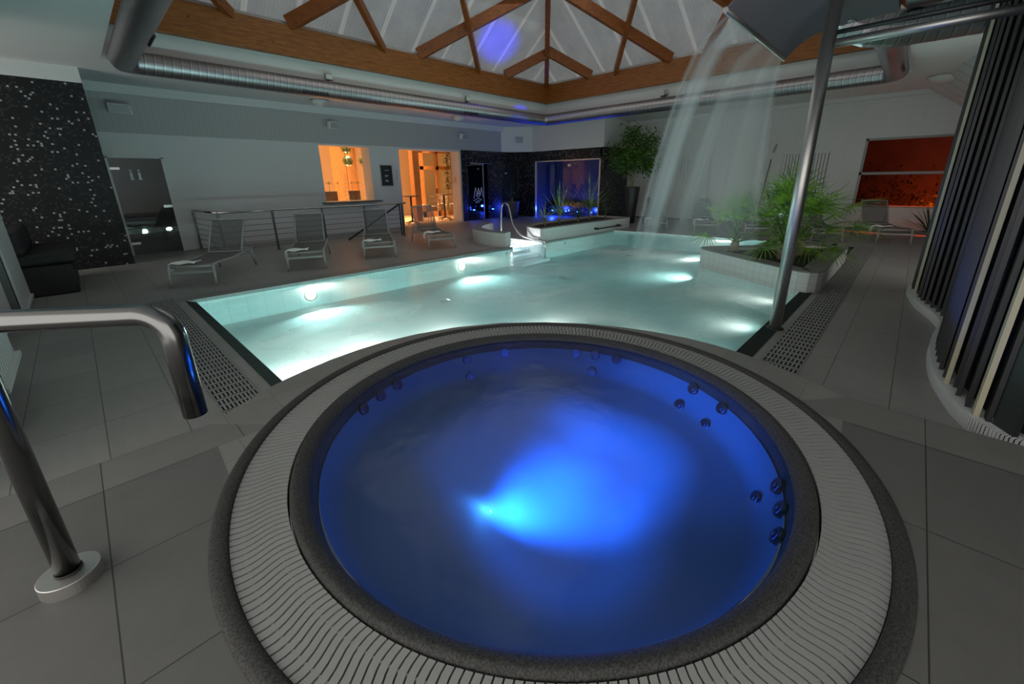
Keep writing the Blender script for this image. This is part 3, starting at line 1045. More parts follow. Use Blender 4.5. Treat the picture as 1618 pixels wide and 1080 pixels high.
sp.add([(SC0[0] + 1.334 * math.cos(2 * PI * k / n), SC0[1] + 1.334 * math.sin(2 * PI * k / n), H - 0.032) for k in range(n)], [tuple(range(n))])
sp.build('water', M['spa_water'], spa, label='still blue whirlpool water with faint haze of bubbles')
JETS = [(26.2, .057), (18.2, .064), (9.5, .068), (18.7, -.085), (-22.6, .067), (-35.4, .065), (-19.9, -.09), (-32.4, -.10), (-70.0, .075), (-77.5, .07), (-85.5, .065),
        (-66, -.10), (72.1, .051), (56.1, .06), (72.0, -.10), (103.4, .065), (111.6, .068), (120.4, .07)]
for ang, z in JETS:
    a = R(ang)
    z = z - 0.0
    rr = 1.285 if z > 0 else 1.225
    zz = min(z, 0.075)
    c = Vector((SC0[0] + rr * math.cos(a), SC0[1] + rr * math.sin(a), zz - 0.01))
    inw = Vector((-math.cos(a), -math.sin(a), 0.45)).normalized()
    m = MB()
    m.tube([c - inw * 0.02, c + inw * 0.006, c + inw * 0.010], [0.042, 0.042, 0.036], 20)
    m.tube([c + inw * 0.004, c + inw * 0.016, c + inw * 0.018], [0.022, 0.022, 0.016], 14)
    m.build('jet', M['jet_metal'], spa)
# blue lamp low in the basin wall and the lights that stand for its glow
lp = Vector((1.28, 1.48, H - 0.475))
m = MB()
m.lathe([(0.0, 0.015), (0.02, 0.012), (0.03, 0.0)], (lp.x, lp.y, lp.z), 20)
m.build('blue_lamp', M['lens_spa'], spa, label='glaring blue underwater lamp')
lamp('spa_lamp_or_fill', 'POINT', (1.30, 1.49, H - 0.40), 2.2, (0.06, 0.36, 1.0), 0.04)
lamp('spa_lamp_or_fill', 'POINT', (1.85, 1.32, H - 0.24), 13, BLUE, 0.14)  # added fill in mid-basin, no lamp there; widens the blue glow
lamp('spa_lamp_or_fill', 'SPOT', (1.22, 1.45, H - 0.27), 205, BLUE, 0.08, (1.88, 1.22, H - 0.60), spot=R(96), blend=1.0)
lamp('spa_glint_spot', 'SPOT', (1.9, 1.6, H + 0.01), 20000, (0.015, 0.02, 1.0), 0.02, (9.75, 9.9, 5.5), spot=R(7), blend=0.9)  # added spots above the water; they imitate blue glints on roof and duct
lamp('spa_glint_spot', 'SPOT', (1.9, 1.6, H + 0.01), 9000, (0.015, 0.02, 1.0), 0.02, (11.0, 10.27, 3.56), spot=R(3.4), blend=0.9)

# ================================================================== PLANTERS
def offset_poly(poly, d):
    """inset a counter-clockwise polygon by d"""
    n = len(poly)
    out = []
    for i in range(n):
        p0, p1, p2 = Vector(poly[i - 1]), Vector(poly[i]), Vector(poly[(i + 1) % n])
        e1 = (p1 - p0).normalized(); e2 = (p2 - p1).normalized()
        n1 = Vector((-e1.y, e1.x)); n2 = Vector((-e2.y, e2.x))
        b = (n1 + n2)
        b = b / max(0.3, b.dot(n1))
        out.append(tuple(p1 + b * d))
    return out


def planter(name, poly, z0, z1, w, label):
    t = thing(name, label, 'planter', (sum(p[0] for p in poly) / len(poly), sum(p[1] for p in poly) / len(poly), 0))
    inn = offset_poly(poly, w)
    m = MB()
    n = len(poly)
    for i in range(n):
        a, b = poly[i], poly[(i + 1) % n]
        mi = 0 if abs(a[0] - b[0]) >= abs(a[1] - b[1]) else 1
        m.add([(a[0], a[1], z0), (b[0], b[1], z0), (b[0], b[1], z1 - 0.015), (a[0], a[1], z1 - 0.015)], [(0, 1, 2, 3)], mi)
        c, d = inn[i], inn[(i + 1) % n]
        m.add([(c[0], c[1], z1 - 0.15), (d[0], d[1], z1 - 0.15), (d[0], d[1], z1), (c[0], c[1], z1)], [(3, 2, 1, 0)], mi)
    m.build('wall', [M['planter_xz'], M['planter_yz']], t)
    k = MB()
    out = offset_poly(poly, -0.008)
    for i in range(n):
        j = (i + 1) % n
        k.add([(*out[i], z1 - 0.015), (*out[j], z1 - 0.015), (*out[j], z1), (*out[i], z1), (*inn[i], z1), (*inn[j], z1)], [(0, 1, 2, 3), (3, 2, 5, 4)])
    k.build('coping', M['coping'], t)
    s = MB()
    s.add([(*p, z1 - 0.05) for p in inn], [tuple(range(n))])
    s.build('soil', M['soil'], t)
    return t


triP = [(8.06, 2.78), (7.9, 2.66), (7.72, 2.4), (6.98, 1.22), (6.86, 1.0), (6.86, 0.86), (6.95, 0.77), (7.1, 0.73), (9.9, 0.73), (10.15, 0.78), (10.2, 0.95), (10.05, 1.12), (8.35, 2.72), (8.2, 2.8)]
planter('triangular_planter', triP, PZ, 0.30, 0.26, 'white tiled triangular planter standing in the pool, palms growing in it')
farP = [(8.36, n_edge(8.36) + 0.04), (12.6, n_edge(12.6) + 0.04), (12.6, 8.1), (9.4, 8.1), (8.8, 7.95), (8.45, 7.6), (8.29, 7.25), (8.28, 7.0)]
planter('poolside_planter', farP, 0.0, 0.35, 0.14, 'long white tiled planter of spiky plants on the far pool edge')
# towel bar on the planter's pool face
gb = thing('grab_rail', 'short dark grab rail fixed to the long planter above the water', 'rail', (11.6, 6.7, 0.1))
m = MB(); m.tube([(10.6, n_edge(10.6) - 0.08, 0.14), (11.9, n_edge(11.9) - 0.08, 0.14)], 0.02, 8); m.build('bar', M['black_metal'], gb)
for x in (10.65, 11.85):
    m = MB(); m.tube([(x, n_edge(x) + 0.05, 0.14), (x, n_edge(x) - 0.08, 0.14)], 0.035, 8); m.build('bracket', M['black_metal'], gb)

# curved low wall beside the entry steps
cwt = thing('curved_low_wall', 'low curved white tiled wall sheltering the pool entry steps', 'low wall', (7.8, 8.2, 0))
cc, Ro, Ri = (8.75, 7.55), 1.78, 1.52
a0, a1, n = R(196), R(98), 28
m = MB(); k = MB()
for i in range(n):
    t0, t1 = a0 + (a1 - a0) * i / n, a0 + (a1 - a0) * (i + 1) / n
    P = lambda r, t: (cc[0] + r * math.cos(t), cc[1] + r * math.sin(t))
    for r, fl_ in ((Ro, 1), (Ri, 0)):
        p, q = P(r, t0), P(r, t1)
        m.add([(*p, 0), (*q, 0), (*q, 0.34), (*p, 0.34)], [(0, 1, 2, 3)], 0, True)
    k.add([(*P(Ro, t0), 0.34), (*P(Ro, t1), 0.34), (*P(Ri, t1), 0.34), (*P(Ri, t0), 0.34),
           (*P(Ro, t0), 0.355), (*P(Ro, t1), 0.355), (*P(Ri, t1), 0.355), (*P(Ri, t0), 0.355)], [(4, 5, 6, 7), (0, 1, 5, 4), (2, 3, 7, 6)])
for t in (a0, a1):
    p, q = P(Ro, t), P(Ri, t)
    m.add([(*p, 0), (*q, 0), (*q, 0.355), (*p, 0.355)], [(0, 1, 2, 3)])
m.build('wall', M['planter_yz'], cwt)
k.build('coping', M['coping'], cwt)

# steel stair rail at the entry steps
er = thing('entry_handrail', 'curved polished steel handrail at the pool entry steps', 'handrail', (8.0, 7.6, 0))
m = MB()
m.tube(smooth_curve([(8.12, 8.3, 0.0), (8.12, 8.3, 0.55), (8.12, 8.26, 0.88), (8.12, 8.14, 0.97), (8.12, 7.98, 0.86), (8.12, 7.85, 0.45), (8.12, 7.6, 0.18), (8.12, 7.2, 0.08), (8.12, 6.75, 0.06), (8.12, 6.7, 0.0), (8.12, 6.7, -0.45)], 6), 0.026, 12)
m.build('tube', M['steel_top'], er)

# ================================================================== PLANTS


def blade(m, base, d, up, L, w, droop, seg=5, fold=0.25, mi=0):
    """one long narrow leaf"""
    d = Vector(d).normalized()
    s = d.cross(Vector(up))
    if s.length < 1e-3:
        s = Vector((1, 0, 0))
    s.normalize()
    p = Vector(base)
    vs = []
    for i in range(seg + 1):
        t = i / seg
        ww = w * (0.55 + 0.9 * t) * (1 - t) ** 0.55 if t < 1 else 0.0
        ww = max(ww, 0.0006)
        nrm = s.cross(d).normalized()
        vs += [p - s * ww + nrm * ww * fold, p, p + s * ww + nrm * ww * fold]
        d = (d + Vector((0, 0, -droop / seg * (0.4 + t)))).normalized()
        p = p + d * (L / seg)
    fs = []
    for i in range(seg):
        a = i * 3
        fs += [(a, a + 1, a + 4, a + 3), (a + 1, a + 2, a + 5, a + 4)]
    m.add(vs, fs, mi)


def fan_palm(loc, h, nleaf, spread, label, rnd, leaf_len=0.42, trunk_h=0.25):
    t = thing('fan_palm', label, 'palm', loc, group=None)
    L = Vector(loc)
    tr = MB()
    tr.tube([L, L + Vector((0.02, 0.01, trunk_h * 0.5)), L + Vector((0, 0, trunk_h))], [0.075, 0.085, 0.06], 10)
    tr.build('trunk', M['bark'], t)
    lf = MB()
    stems = MB()
    for k in range(nleaf):
        a = k * 2.39996 + rnd.uniform(-0.25, 0.25)
        el = R(rnd.uniform(6, 84)) if k > nleaf * 0.3 else R(rnd.uniform(55, 88))
        ln = h * rnd.uniform(0.55, 0.95) * (0.75 + 0.25 * math.sin(el))
        d = Vector((math.cos(a) * math.cos(el), math.sin(a) * math.cos(el), math.sin(el)))
        pts = [L + Vector((0, 0, trunk_h * 0.85))]
        dd = d.copy()
        for i in range(6):
            pts.append(pts[-1] + dd * (ln / 6))
            dd = (dd + Vector((0, 0, -0.085 * spread))).normalized()
        stems.tube(pts, [0.011 - 0.001 * i for i in range(7)], 5)
        tip = pts[-1]
        side = dd.cross(Vector((0, 0, 1)))
        if side.length < 1e-3:
            side = Vector((1, 0, 0))
        side.normalize()
        side = (side + Vector((0, 0, rnd.uniform(-0.4, 0.4)))).normalized()
        nrm = side.cross(dd).normalized()
        nb = 19
        ll = leaf_len * rnd.uniform(0.8, 1.15)
        for j in range(nb):
            ph = (j / (nb - 1) - 0.5) * R(205)
            bd = dd * math.cos(ph) + side * math.sin(ph) + nrm * 0.12
            blade(lf, tip, bd, nrm, ll * (1.0 - 0.28 * abs(ph) / 1.8) * rnd.uniform(0.9, 1.15), 0.0105, 0.45 + rnd.uniform(0, 0.5), 6)
    stems.build('stems', M['leaf_palm'], t)
    lf.build('fronds', M['leaf_palm'], t)
    return t


rp = random.Random(11)
fan_palm((7.95, 1.42, 0.25), 0.95, 24, 1.2, 'bright green fan palm right behind the steel post, front of the planter', rp, 0.52, 0.28)
fan_palm((8.55, 1.30, 0.25), 1.05, 20, 1.4, 'fan palm arching toward the slatted wall, right side of the planter', rp, 0.56, 0.32)
fan_palm((8.25, 2.25, 0.25), 0.85, 16, 1.3, 'low drooping palm seen through the falling water, left end of the planter', rp, 0.42, 0.2)


def yucca(loc, h, n, label, rnd, mat='leaf_yucca', up=0.5, w=0.015, stem=0.15, cat='yucca'):
    t = thing('spiky_yucca', label, cat, loc)
    L = Vector(loc)
    tr = MB(); tr.tube([L, L + Vector((0, 0, stem))], [0.035, 0.03], 8); tr.build('stem', M['bark'], t)
    m = MB()
    for k in range(n):
        a = k * 2.39996
        el = R(88 - 75 * (k / n) ** up + rnd.uniform(-8, 8))
        d = (math.cos(a) * math.cos(el), math.sin(a) * math.cos(el), math.sin(el))
        blade(m, L + Vector((0, 0, stem * rnd.uniform(0.6, 1))), d, (0, 0, 1), h * rnd.uniform(0.75, 1.05), w, 0.5 * math.cos(el) + 0.05, 5)
    m.build('leaves', M[mat], t)
    return t


ry = random.Random(5)
yucca((9.15, 7.55, 0.3), 0.65, 26, 'leaning spiky yucca at the steps end of the long planter', ry)
yucca((9.95, 7.65, 0.3), 1.05, 32, 'tall upright yucca with light green spear leaves, left of the two tall ones', ry, up=0.9, stem=0.25)
yucca((11.5, 7.6, 0.3), 1.25, 32, 'tall upright yucca nearer the ficus, right of the two tall ones', ry, up=0.9, stem=0.35)
yucca((10.7, 7.5, 0.3), 0.75, 34, 'low spiky plant between the two tall yuccas', ry, mat='leaf_dark')
yucca((12.2, 7.45, 0.3), 0.7, 30, 'dark low spiky plant at the ficus end of the long planter', ry, mat='leaf_dark')

# pots
def pot(name, loc, prof, mat, label, cat='planter'):
    t = thing(name, label, cat, loc)
    m = MB()
    m.lathe(prof, loc, 28)
    m.build('pot', M[mat], t)
    s = MB()
    r = prof[-1][0] - 0.01
    s.lathe([(r, prof[-1][1] - 0.02), (0.0, prof[-1][1] - 0.01)], loc, 20)
    s.build('soil', M['soil'], t)
    return t


gp = pot('grey_plant_pot', (12.75, 12.35, 0), [(0.0, 0.0), (0.2, 0.0), (0.26, 0.3), (0.31, 0.62), (0.33, 0.68), (0.33, 0.72), (0.29, 0.72), (0.28, 0.6)], 'pot_grey', 'dark grey rounded pot beside the smoked glass cabin door', 'pot')
yucca((12.75, 12.35, 0.68), 0.8, 40, 'grassy dark spiky plant growing in the grey rounded pot', ry, mat='leaf_dark', up=0.6)
yucca((14.9, -0.45, 0.0), 0.85, 34, 'dark spiky plant under the orange window, half hidden by slats', ry, mat='leaf_dark', up=0.7, w=0.03)

FX, FY = 13.95, 7.5
tp = pot('tall_black_planter', (FX, FY, 0), [(0.0, 0.0), (0.19, 0.0), (0.21, 0.3), (0.27, 0.9), (0.30, 1.24), (0.305, 1.28), (0.27, 1.28), (0.26, 1.2)], 'pot_black', 'tall tapered black planter holding the ficus', 'planter')
fi = thing('ficus_tree', 'bushy green ficus with rounded crown in the tall black planter', 'tree', (FX, FY, 1.25))
tr = MB()
for k in range(4):
    pts = []
    for i in range(11):
        t = i / 10
        a = k * PI / 2 + t * 5.5
        pts.append((FX + 0.045 * math.cos(a) * (1 + t), FY + 0.045 * math.sin(a) * (1 + t), 1.25 + 0.62 * t))
    tr.tube(pts, 0.026, 7)
tr.build('trunk', M['bark'], fi)
br = MB()
rf_ = random.Random(3)
cen = Vector((FX, FY, 2.38))
clusters = []
for k in range(26):
    while True:
        p = Vector((rf_.uniform(-1, 1), rf_.uniform(-1, 1), rf_.uniform(-1, 1)))
        if p.length < 1:
            break
    p = p.normalized() * (0.35 + 0.6 * rf_.random())
    q = cen + Vector((p.x * 0.98, p.y * 0.98, p.z * 0.72))
    if q.z < 1.8 and (q.x - FX) ** 2 + (q.y - FY) ** 2 < 0.2:
        q.z += 0.4
    clusters.append(q)
    mid = Vector((FX, FY, 1.85)).lerp(q, 0.5) + Vector((0, 0, 0.08))
    br.tube([(FX, FY, 1.82), mid, q], [0.016, 0.011, 0.005], 5)
clusters += [cen + Vector((0.1, 0.2, 0.72)), cen + Vector((-0.1, -0.1, 0.72)), cen + Vector((0, -0.55, 0.5)), cen]
br.build('branches', M['bark'], fi)
lv = MB()
for q in clusters:
    for k in range(150):
        g = Vector((rf_.gauss(0, 0.17), rf_.gauss(0, 0.17), rf_.gauss(0, 0.15)))
        p = q + g
        a = rf_.uniform(0, 2 * PI)
        d = Vector((math.cos(a), math.sin(a), rf_.uniform(-1.1, 0.2))).normalized()
        s = d.cross(Vector((rf_.uniform(-.4, .4), rf_.uniform(-.4, .4), 1))).normalized()
        ll = rf_.uniform(0.09, 0.14)
        w = ll * 0.30
        lv.add([p, p + d * ll * 0.45 + s * w, p + d * ll, p + d * ll * 0.45 - s * w], [(0, 1, 2, 3)])
lv.build('leaves', M['leaf_ficus'], fi)

# ================================================================== SUN LOUNGERS


def make_lounger(label):
    t = thing('sun_lounger', label, 'sun lounger', group='grey metal sun loungers round the pool')
    W = 0.31
    fz = 0.355
    m = MB()
    for s in (-1, 1):
        m.tube(smooth_curve([(0.06, s * W, fz - 0.03), (0.12, s * W, fz), (0.9, s * W, fz - 0.025), (1.55, s * W, fz), (1.78, s * W, fz)], 4), 0.018, 8)
    m.tube([(0.07, -W, fz - 0.03), (0.07, W, fz - 0.03)], 0.016, 8)
    m.tube([(1.78, -W, fz), (1.78, W, fz)], 0.016, 8)
    m.build('frame', M['lounger_metal'], t)
    for x, s, dx in ((0.05, -1, -0.05), (0.05, 1, -0.05), (1.68, -1, 0.10), (1.68, 1, 0.10)):
        m = MB()
        m.tube([(x, s * W, fz - 0.01), (x + dx * 0.5, s * (W + 0.008), 0.2), (x + dx, s * (W + 0.015), 0.0)], [0.022, 0.020, 0.016], 10)
        m.build('leg', M['lounger_metal'], t)
    for x in (0.04, 1.73):
        m = MB()
        m.bar((x, -W, fz - 0.115), (x, W, fz - 0.115), 0.02, 0.035)
        m.build('crossbar', M['lounger_metal'], t)
    m = MB()
    n = 14
    for i in range(n + 1):
        u = i / n
        x = 0.08 + (1.36 - 0.08) * u
        z = fz + 0.008 - 0.035 * math.sin(PI * u)
        for j in range(5):
            y = -W + 2 * W * j / 4
            m.v.append(Vector((x, y * 0.97, z - 0.012 * (1 - (y / W) ** 2))))
    for i in range(n):
        for j in range(4):
            m.f.append([i * 5 + j, (i + 1) * 5 + j, (i + 1) * 5 + j + 1, i * 5 + j + 1]); m.m.append(0); m.s.append(True)
    m.build('seat_sling', M['sling'], t)
    A, B = Vector((1.34, 0, fz + 0.01)), Vector((1.76, 0, 0.93))
    m = MB()
    for s in (-1, 1):
        m.tube([A + Vector((0, s * 0.275, 0)), B + Vector((0, s * 0.275, 0))], 0.015, 8)
    m.tube([A + Vector((0, -0.275, 0.0)), A + Vector((0, 0.275, 0.0))], 0.014, 8)
    m.tube([B + Vector((0, -0.275, 0)), B + Vector((0, 0.275, 0))], 0.015, 8)
    m.build('backrest_frame', M['lounger_metal'], t)
    m = MB()
    m.add([A + Vector((0, -0.27, 0.01)), A + Vector((0, 0.27, 0.01)), B + Vector((0, 0.27, 0)), B + Vector((0, -0.27, 0))], [(0, 1, 2, 3)])
    m.build('backrest_sling', M['sling'], t)
    for s in (-1, 1):
        m = MB()
        m.tube([A.lerp(B, 0.45) + Vector((0, s * 0.26, 0)), Vector((1.70, s * 0.28, fz + 0.01))], 0.009, 6)
        m.build('prop', M['lounger_metal'], t)
    return t


# front-left foot, front-right foot -> placement
LG = [((0.77, 8.34), (1.28, 7.99), (1.71, 9.79), 'grey sun lounger beside the smoked glass door, nearest the steel railing corner'),
      ((2.48, 8.23), (3.05, 7.99), (3.19, 9.76), 'grey sun lounger squarely in front of the railing, second from the glass door'),
      ((4.02, 8.33), (4.58, 7.98), (4.72, 9.72), 'grey sun lounger in front of the sloping stair rail'),
      ((5.63, 8.22), (6.2, 7.99), (6.12, 9.60), 'grey sun lounger in front of the orange lit doorway'),
      ((12.85, 0.42), (13.4, -0.10), (14.42, 1.0), 'grey sun lounger under the orange glowing window'),
      ((12.25, 1.62), (12.73, 1.12), (13.85, 2.35), 'grey sun lounger half hidden behind the palms'),
      ((12.35, 3.15), (12.75, 2.65), (13.9, 4.0), 'grey sun lounger in the spray haze between palms and radiator'),
      ((12.42, 4.55), (12.86, 4.05), (14.0, 5.3), 'grey sun lounger in front of the tall white radiator behind the falling water'),
      ((12.05, 5.92), (12.5, 5.42), (13.7, 6.8), 'grey sun lounger next to the tall black planter, seen through thin water streaks')]
proto = make_lounger('')
towel_spots = []
for i, (fl0, fl1, r0_, lb) in enumerate(LG):
    o = proto if i == 0 else copy_tree(proto)
    d = Vector(r0_) - Vector(fl0)
    a = math.atan2(d.y, d.x)
    if i >= 4:
        e = Vector(fl0) - Vector(fl1)
        a = math.atan2(-e.x, e.y) if False else a
    c = (Vector(fl0) + Vector(fl1)) / 2
    o.location = (c.x, c.y, 0.0)
    o.rotation_euler = (0, 0, a)
    o['label'] = lb
    towel_spots.append((c, a))

TW = ['folded white towel across the foot corner of the lounger by the glass door',
      'white towel draped over the foot corner of the second lounger from the glass door',
      'white towel draped over the foot corner of the lounger by the sloping stair rail',
      'white towel draped over the lounger in front of the lit doorway',
      'white towel draped over the lounger under the orange window',
      None, None,
      'white towel on the lounger in front of the tall radiator',
      'white towel on the lounger beside the tall black planter']


def make_towel(c, a, label, x0=0.12, side=1):
    m = MB()
    nx, ny = 12, 8
    ca, sa = math.cos(a), math.sin(a)
    for i in range(nx + 1):
        for j in range(ny + 1):
            u, v = i / nx, j / ny
            s = -0.05 + 0.45 * u          # across, 0 centre -> edge
            x = x0 + 0.26 * v * (1 - 0.5 * u) + 0.05 * u
            z = 0.362 + 0.012 * math.sin(9 * u + 3 * v) + 0.014
            if s > 0.31:
                z -= (s - 0.31) * 1.6
                s = 0.325 + (s - 0.31) * 0.15
            y = s * side
            for dz in (0,):
                m.v.append(Vector((c.x + x * ca - y * sa, c.y + x * sa + y * ca, z)))
    for i in range(nx):
        for j in range(ny):
            q = i * (ny + 1) + j
            m.f.append([q, q + 1, q + ny + 2, q + ny + 1]); m.m.append(0); m.s.append(True)
    o = m.build('towel', M['towel'], label=label, cat='towel', group='white towels on the loungers')
    sd = o.modifiers.new('solid', 'SOLIDIFY'); sd.thickness = 0.014; sd.offset = 1
    return o


for (c, a), lb, x0 in zip(towel_spots, TW, (0.05, 0.02, 0.02, 0.25, 0.35, 0, 0, 0.02, 0.02)):
    if lb:
        make_towel(c, a, lb, x0, 1)

# ================================================================== STEEL RAILING
rl = thing('steel_railing', 'steel railing with horizontal rods guarding the stairwell behind the loungers', 'railing', (4.4, 11.2, 0))
PB0 = [(1.98, 13.05), (2.15, 11.32), (3.25, 11.28), (4.42, 11.22), (5.55, 11.17), (6.72, 11.12)]
RT = 0.96
for i, (x, y) in enumerate(PB0):
    m = MB(); m.bar((x, y, 0), (x, y, RT - 0.03), 0.05, 0.018, up=(0, 1, 0)); m.bar((x, y, 0), (x, y, 0.012), 0.1, 0.1, up=(0, 1, 0))
    m.build('post', M['rail_dark'], rl)
m = MB(); m.tube([(x, y, RT) for x, y in PB0[:2]], 0.024, 10); m.tube([(x, y, RT) for x, y in PB0[1:]] + [(6.85, 11.11, RT)], 0.024, 10); m.build('top_rail', M['steel_top'], rl)
m = MB()
for k in range(6):
    z = 0.12 + k * 0.13
    m.tube([(x, y, z) for x, y in PB0[:2]], 0.007, 6)
    m.tube([(x, y, z) for x, y in PB0[1:]], 0.007, 6)
m.build('rods', M['rail_dark'], rl)
sr = thing('stair_handrail', 'dark sloping stair handrail descending behind the railing to the left', 'handrail', (5.9, 11.4, 0))
m = MB(); m.bar((6.85, 11.35, 0.96), (5.1, 11.40, 0.02), 0.03, 0.05); m.build('rail', M['black_metal'], sr)
m = MB(); m.bar((6.78, 11.35, 0), (6.78, 11.35, 0.92), 0.03, 0.03); m.build('post', M['black_metal'], sr)

# ================================================================== WHIRLPOOL HANDRAIL (foreground left)
hr = thing('steel_handrail', 'thick polished steel cane-shaped handrail standing on the platform left of the whirlpool', 'handrail', (-0.32, 2.04, H))
b1 = Vector((-0.325, 2.03, H)); b2 = Vector((0.124, 1.66, 0.84))
top1 = Vector((b1.x, b1.y, 1.205)); top2 = Vector((b2.x, b2.y, 1.205))
dd = (top2 - top1).normalized()
r_ = 0.035
ZV = Vector((0, 0, 1))
RB = 0.085
c0 = [b1]
c0 += [top1 + dd * RB * (1 - math.cos(R(a_))) - ZV * RB * (1 - math.sin(R(a_))) for a_ in range(0, 91, 10)]
c0 += [top2 - dd * RB * (1 - math.sin(R(a_))) - ZV * RB * (1 - math.cos(R(a_))) for a_ in range(0, 91, 10)]
c0 += [b2]
m = MB(); m.tube(c0, r_, 24); m.build('tube', M['steel'], hr)
m = MB(); m.lathe([(0.036, 0.001), (0.036, 0.052), (0.084, 0.052), (0.086, 0.050), (0.086, 0.0)], tuple(b1), 48, smooth=False); m.build('base_flange', M['steel_brushed'], hr)
m = MB(); m.lathe([(0.036, 0.052), (0.039, 0.054), (0.039, 0.060), (0.0355, 0.060)], tuple(b1), 30); m.build('gasket', M['black'], hr)

# ================================================================== WATERFALL
wf = thing('waterfall_spout', 'steel post carrying a wide curved sheet hood that pours a water curtain', 'waterfall spout', (4.99, 0.83, 0))
m = MB(); m.tube([(4.97, 0.835, 0.0), (4.97, 0.835, 3.07)], 0.057, 24); m.build('post', M['steel_brushed'], wf)
m = MB(); m.lathe([(0.06, 0.0), (0.085, 0.0), (0.085, 0.012), (0.06, 0.015)], (4.97, 0.835, 0), 24); m.build('base_ring', M['black_metal'], wf)
m = MB()
prof = smooth_curve([(0, 1.36, 2.845), (0, 1.30, 2.90), (0, 1.22, 2.975), (0, 1.12, 3.03), (0, 0.99, 3.055), (0, 0.8, 3.07), (0, 0.45, 3.09)], 4)
X0, X1 = 3.86, 5.84
nn = len(prof)
for dz in (0.0, 0.02):
    for p in prof:
        m.v += [Vector((X0, p.y, p.z + dz)), Vector((X1, p.y, p.z + dz))]
for i in range(nn - 1):
    for k in (0, 1):
        q = k * nn * 2 + i * 2
        m.f.append([q, q + 1, q + 3, q + 2]); m.m.append(0); m.s.append(True)
    for s in (0, 1):
        q = i * 2 + s
        m.f.append([q, q + 2, q + 2 + nn * 2, q + nn * 2]); m.m.append(0); m.s.append(False)
m.build('hood', M['steel_dark'], wf)
m = MB(); m.tube([(X0 - 0.01, 1.365, 2.845), (X1 + 0.01, 1.365, 2.845)], 0.022, 12); m.build('lip', M['steel_brushed'], wf)
m = MB(); m.box(X0 + 0.05, 0.45, 3.095, X1 - 0.02, 0.75, 3.35); m.build('feed_box', M['steel_dark'], wf, bevel=0.01)
m = MB(); m.tube([(5.76, 0.80, 3.06), (5.76, 0.86, 3.9)], 0.035, 12); m.build('stub_pipe', M['steel_brushed'], wf)
m = MB(); m.tube([(4.97, 0.78, 2.715), (4.97, -0.62, 2.715)], 0.036, 14); m.build('brace_pipe', M['steel_brushed'], wf)
m = MB(); m.tube([(4.97, 0.78, 2.80), (4.97, -0.62, 2.80)], 0.02, 10); m.build('upper_brace_pipe', M['black_metal'], wf)

wc = MB()
wc.uv = []
NX, NZ = 48, 22
for layer in (0,):
    b = len(wc.v)
    for j in range(NZ + 1):
        v = j / NZ
        z = 2.83 - (2.83 + 0.03) * v
        for i in range(NX + 1):
            u = i / NX
            thr = 0.80 * (1 - max(0.0, (u - 0.55) / 0.45) ** 1.3 * 0.88)
            fallf = math.sqrt(max(0.0, v))
            wob = noise.noise(Vector((u * 6, v * 1.5, layer * 7))) * 0.03 * v
            x = 3.88 + u * 1.94 + (u - 0.3) * 0.10 * v + 0.55 * u ** 4 * v
            y = 1.375 + thr * fallf * (1.0 - layer * 0.12) + wob - 0.06 * u ** 3 * v
            wc.v.append(Vector((x, y, z)))
            wc.uv.append((u, v + layer * 0.0))
    for j in range(NZ):
        for i in range(NX):
            q = b + j * (NX + 1) + i
            wc.f.append([q, q + 1, q + NX + 2, q + NX + 1]); wc.m.append(0); wc.s.append(True)
wc.build('falling_water', M['fall'], label='pale translucent curtain of falling water pouring from the steel hood', cat='water curtain', kind='stuff')

# ================================================================== CURVED SLATTED WALL
dr = thing('slatted_wall', 'wavy wall of tall dark timber slats at the right edge', 'slatted wall', (5.5, -0.9, 0))
path = smooth_curve([(8.15, -0.9, 0), (8.0, -0.42, 0), (7.78, -0.25, 0), (7.4, -0.27, 0), (6.9, -0.34, 0), (6.4, -0.47, 0), (6.0, -0.52, 0), (5.5, -0.46, 0), (5.0, -0.43, 0), (4.5, -0.44, 0), (4.12, -0.49, 0), (3.8, -0.56, 0), (3.6, -0.66, 0), (3.52, -0.85, 0), (3.55, -1.3, 0), (3.8, -2.2, 0)], 12)
acc = [0.0]
for a, b in zip(path[:-1], path[1:]):
    acc.append(acc[-1] + (b - a).length)


def at(s):
    s = max(0.0, min(s, acc[-1] - 1e-5))
    for i in range(len(acc) - 1):
        if acc[i + 1] >= s:
            t = (s - acc[i]) / (acc[i + 1] - acc[i])
            return path[i].lerp(path[i + 1], t), (path[i + 1] - path[i]).normalized()


pitch = 0.166
ns = int(acc[-1] / pitch)
sl = MB(); bk = MB(); pl = MB()
light_at = []
mids = [at((i + 0.5) * pitch)[0] for i in range(ns)]
light_i = [min((i for i in range(ns) if mids[i].y > -1.0), key=lambda i: abs(mids[i].x - q)) for q in (7.35, 4.22, 3.66)]
for i in range(ns):
    c, t = at((i + 0.5) * pitch)
    nrm = Vector((-t.y, t.x, 0))
    if nrm.y < 0 and c.y > -0.8: nrm = -nrm
    # outward: toward the pool (+y) or toward -x at the near end
    out = Vector((t.y, -t.x, 0))
    if out.dot(Vector((-0.3, 1, 0))) < 0: out = -out
    ang = 0.32
    tt = (t * math.cos(ang) + out * math.sin(ang)).normalized()
    oo = Vector((tt.y, -tt.x, 0))
    if oo.dot(out) < 0: oo = -oo
    px = c.x
    if i in light_i:
        m = MB(); m.obox(c + Vector((0, 0, 1.89)) + out * 0.028, tt * 0.030, oo * 0.014, Vector((0, 0, 1.79)))
        m.build('pale_strip', M['slat_light'], dr, label='pale timber strip between dark slats')
        sl.obox(c + Vector((0, 0, 1.89)) + t * 0.045 - out * 0.01, tt * 0.035, oo * 0.012, Vector((0, 0, 1.79)))
    else:
        sl.obox(c + Vector((0, 0, 1.89)), tt * 0.071, oo * 0.013, Vector((0, 0, 1.79)))
sl.build('slats', M['slat'], dr)
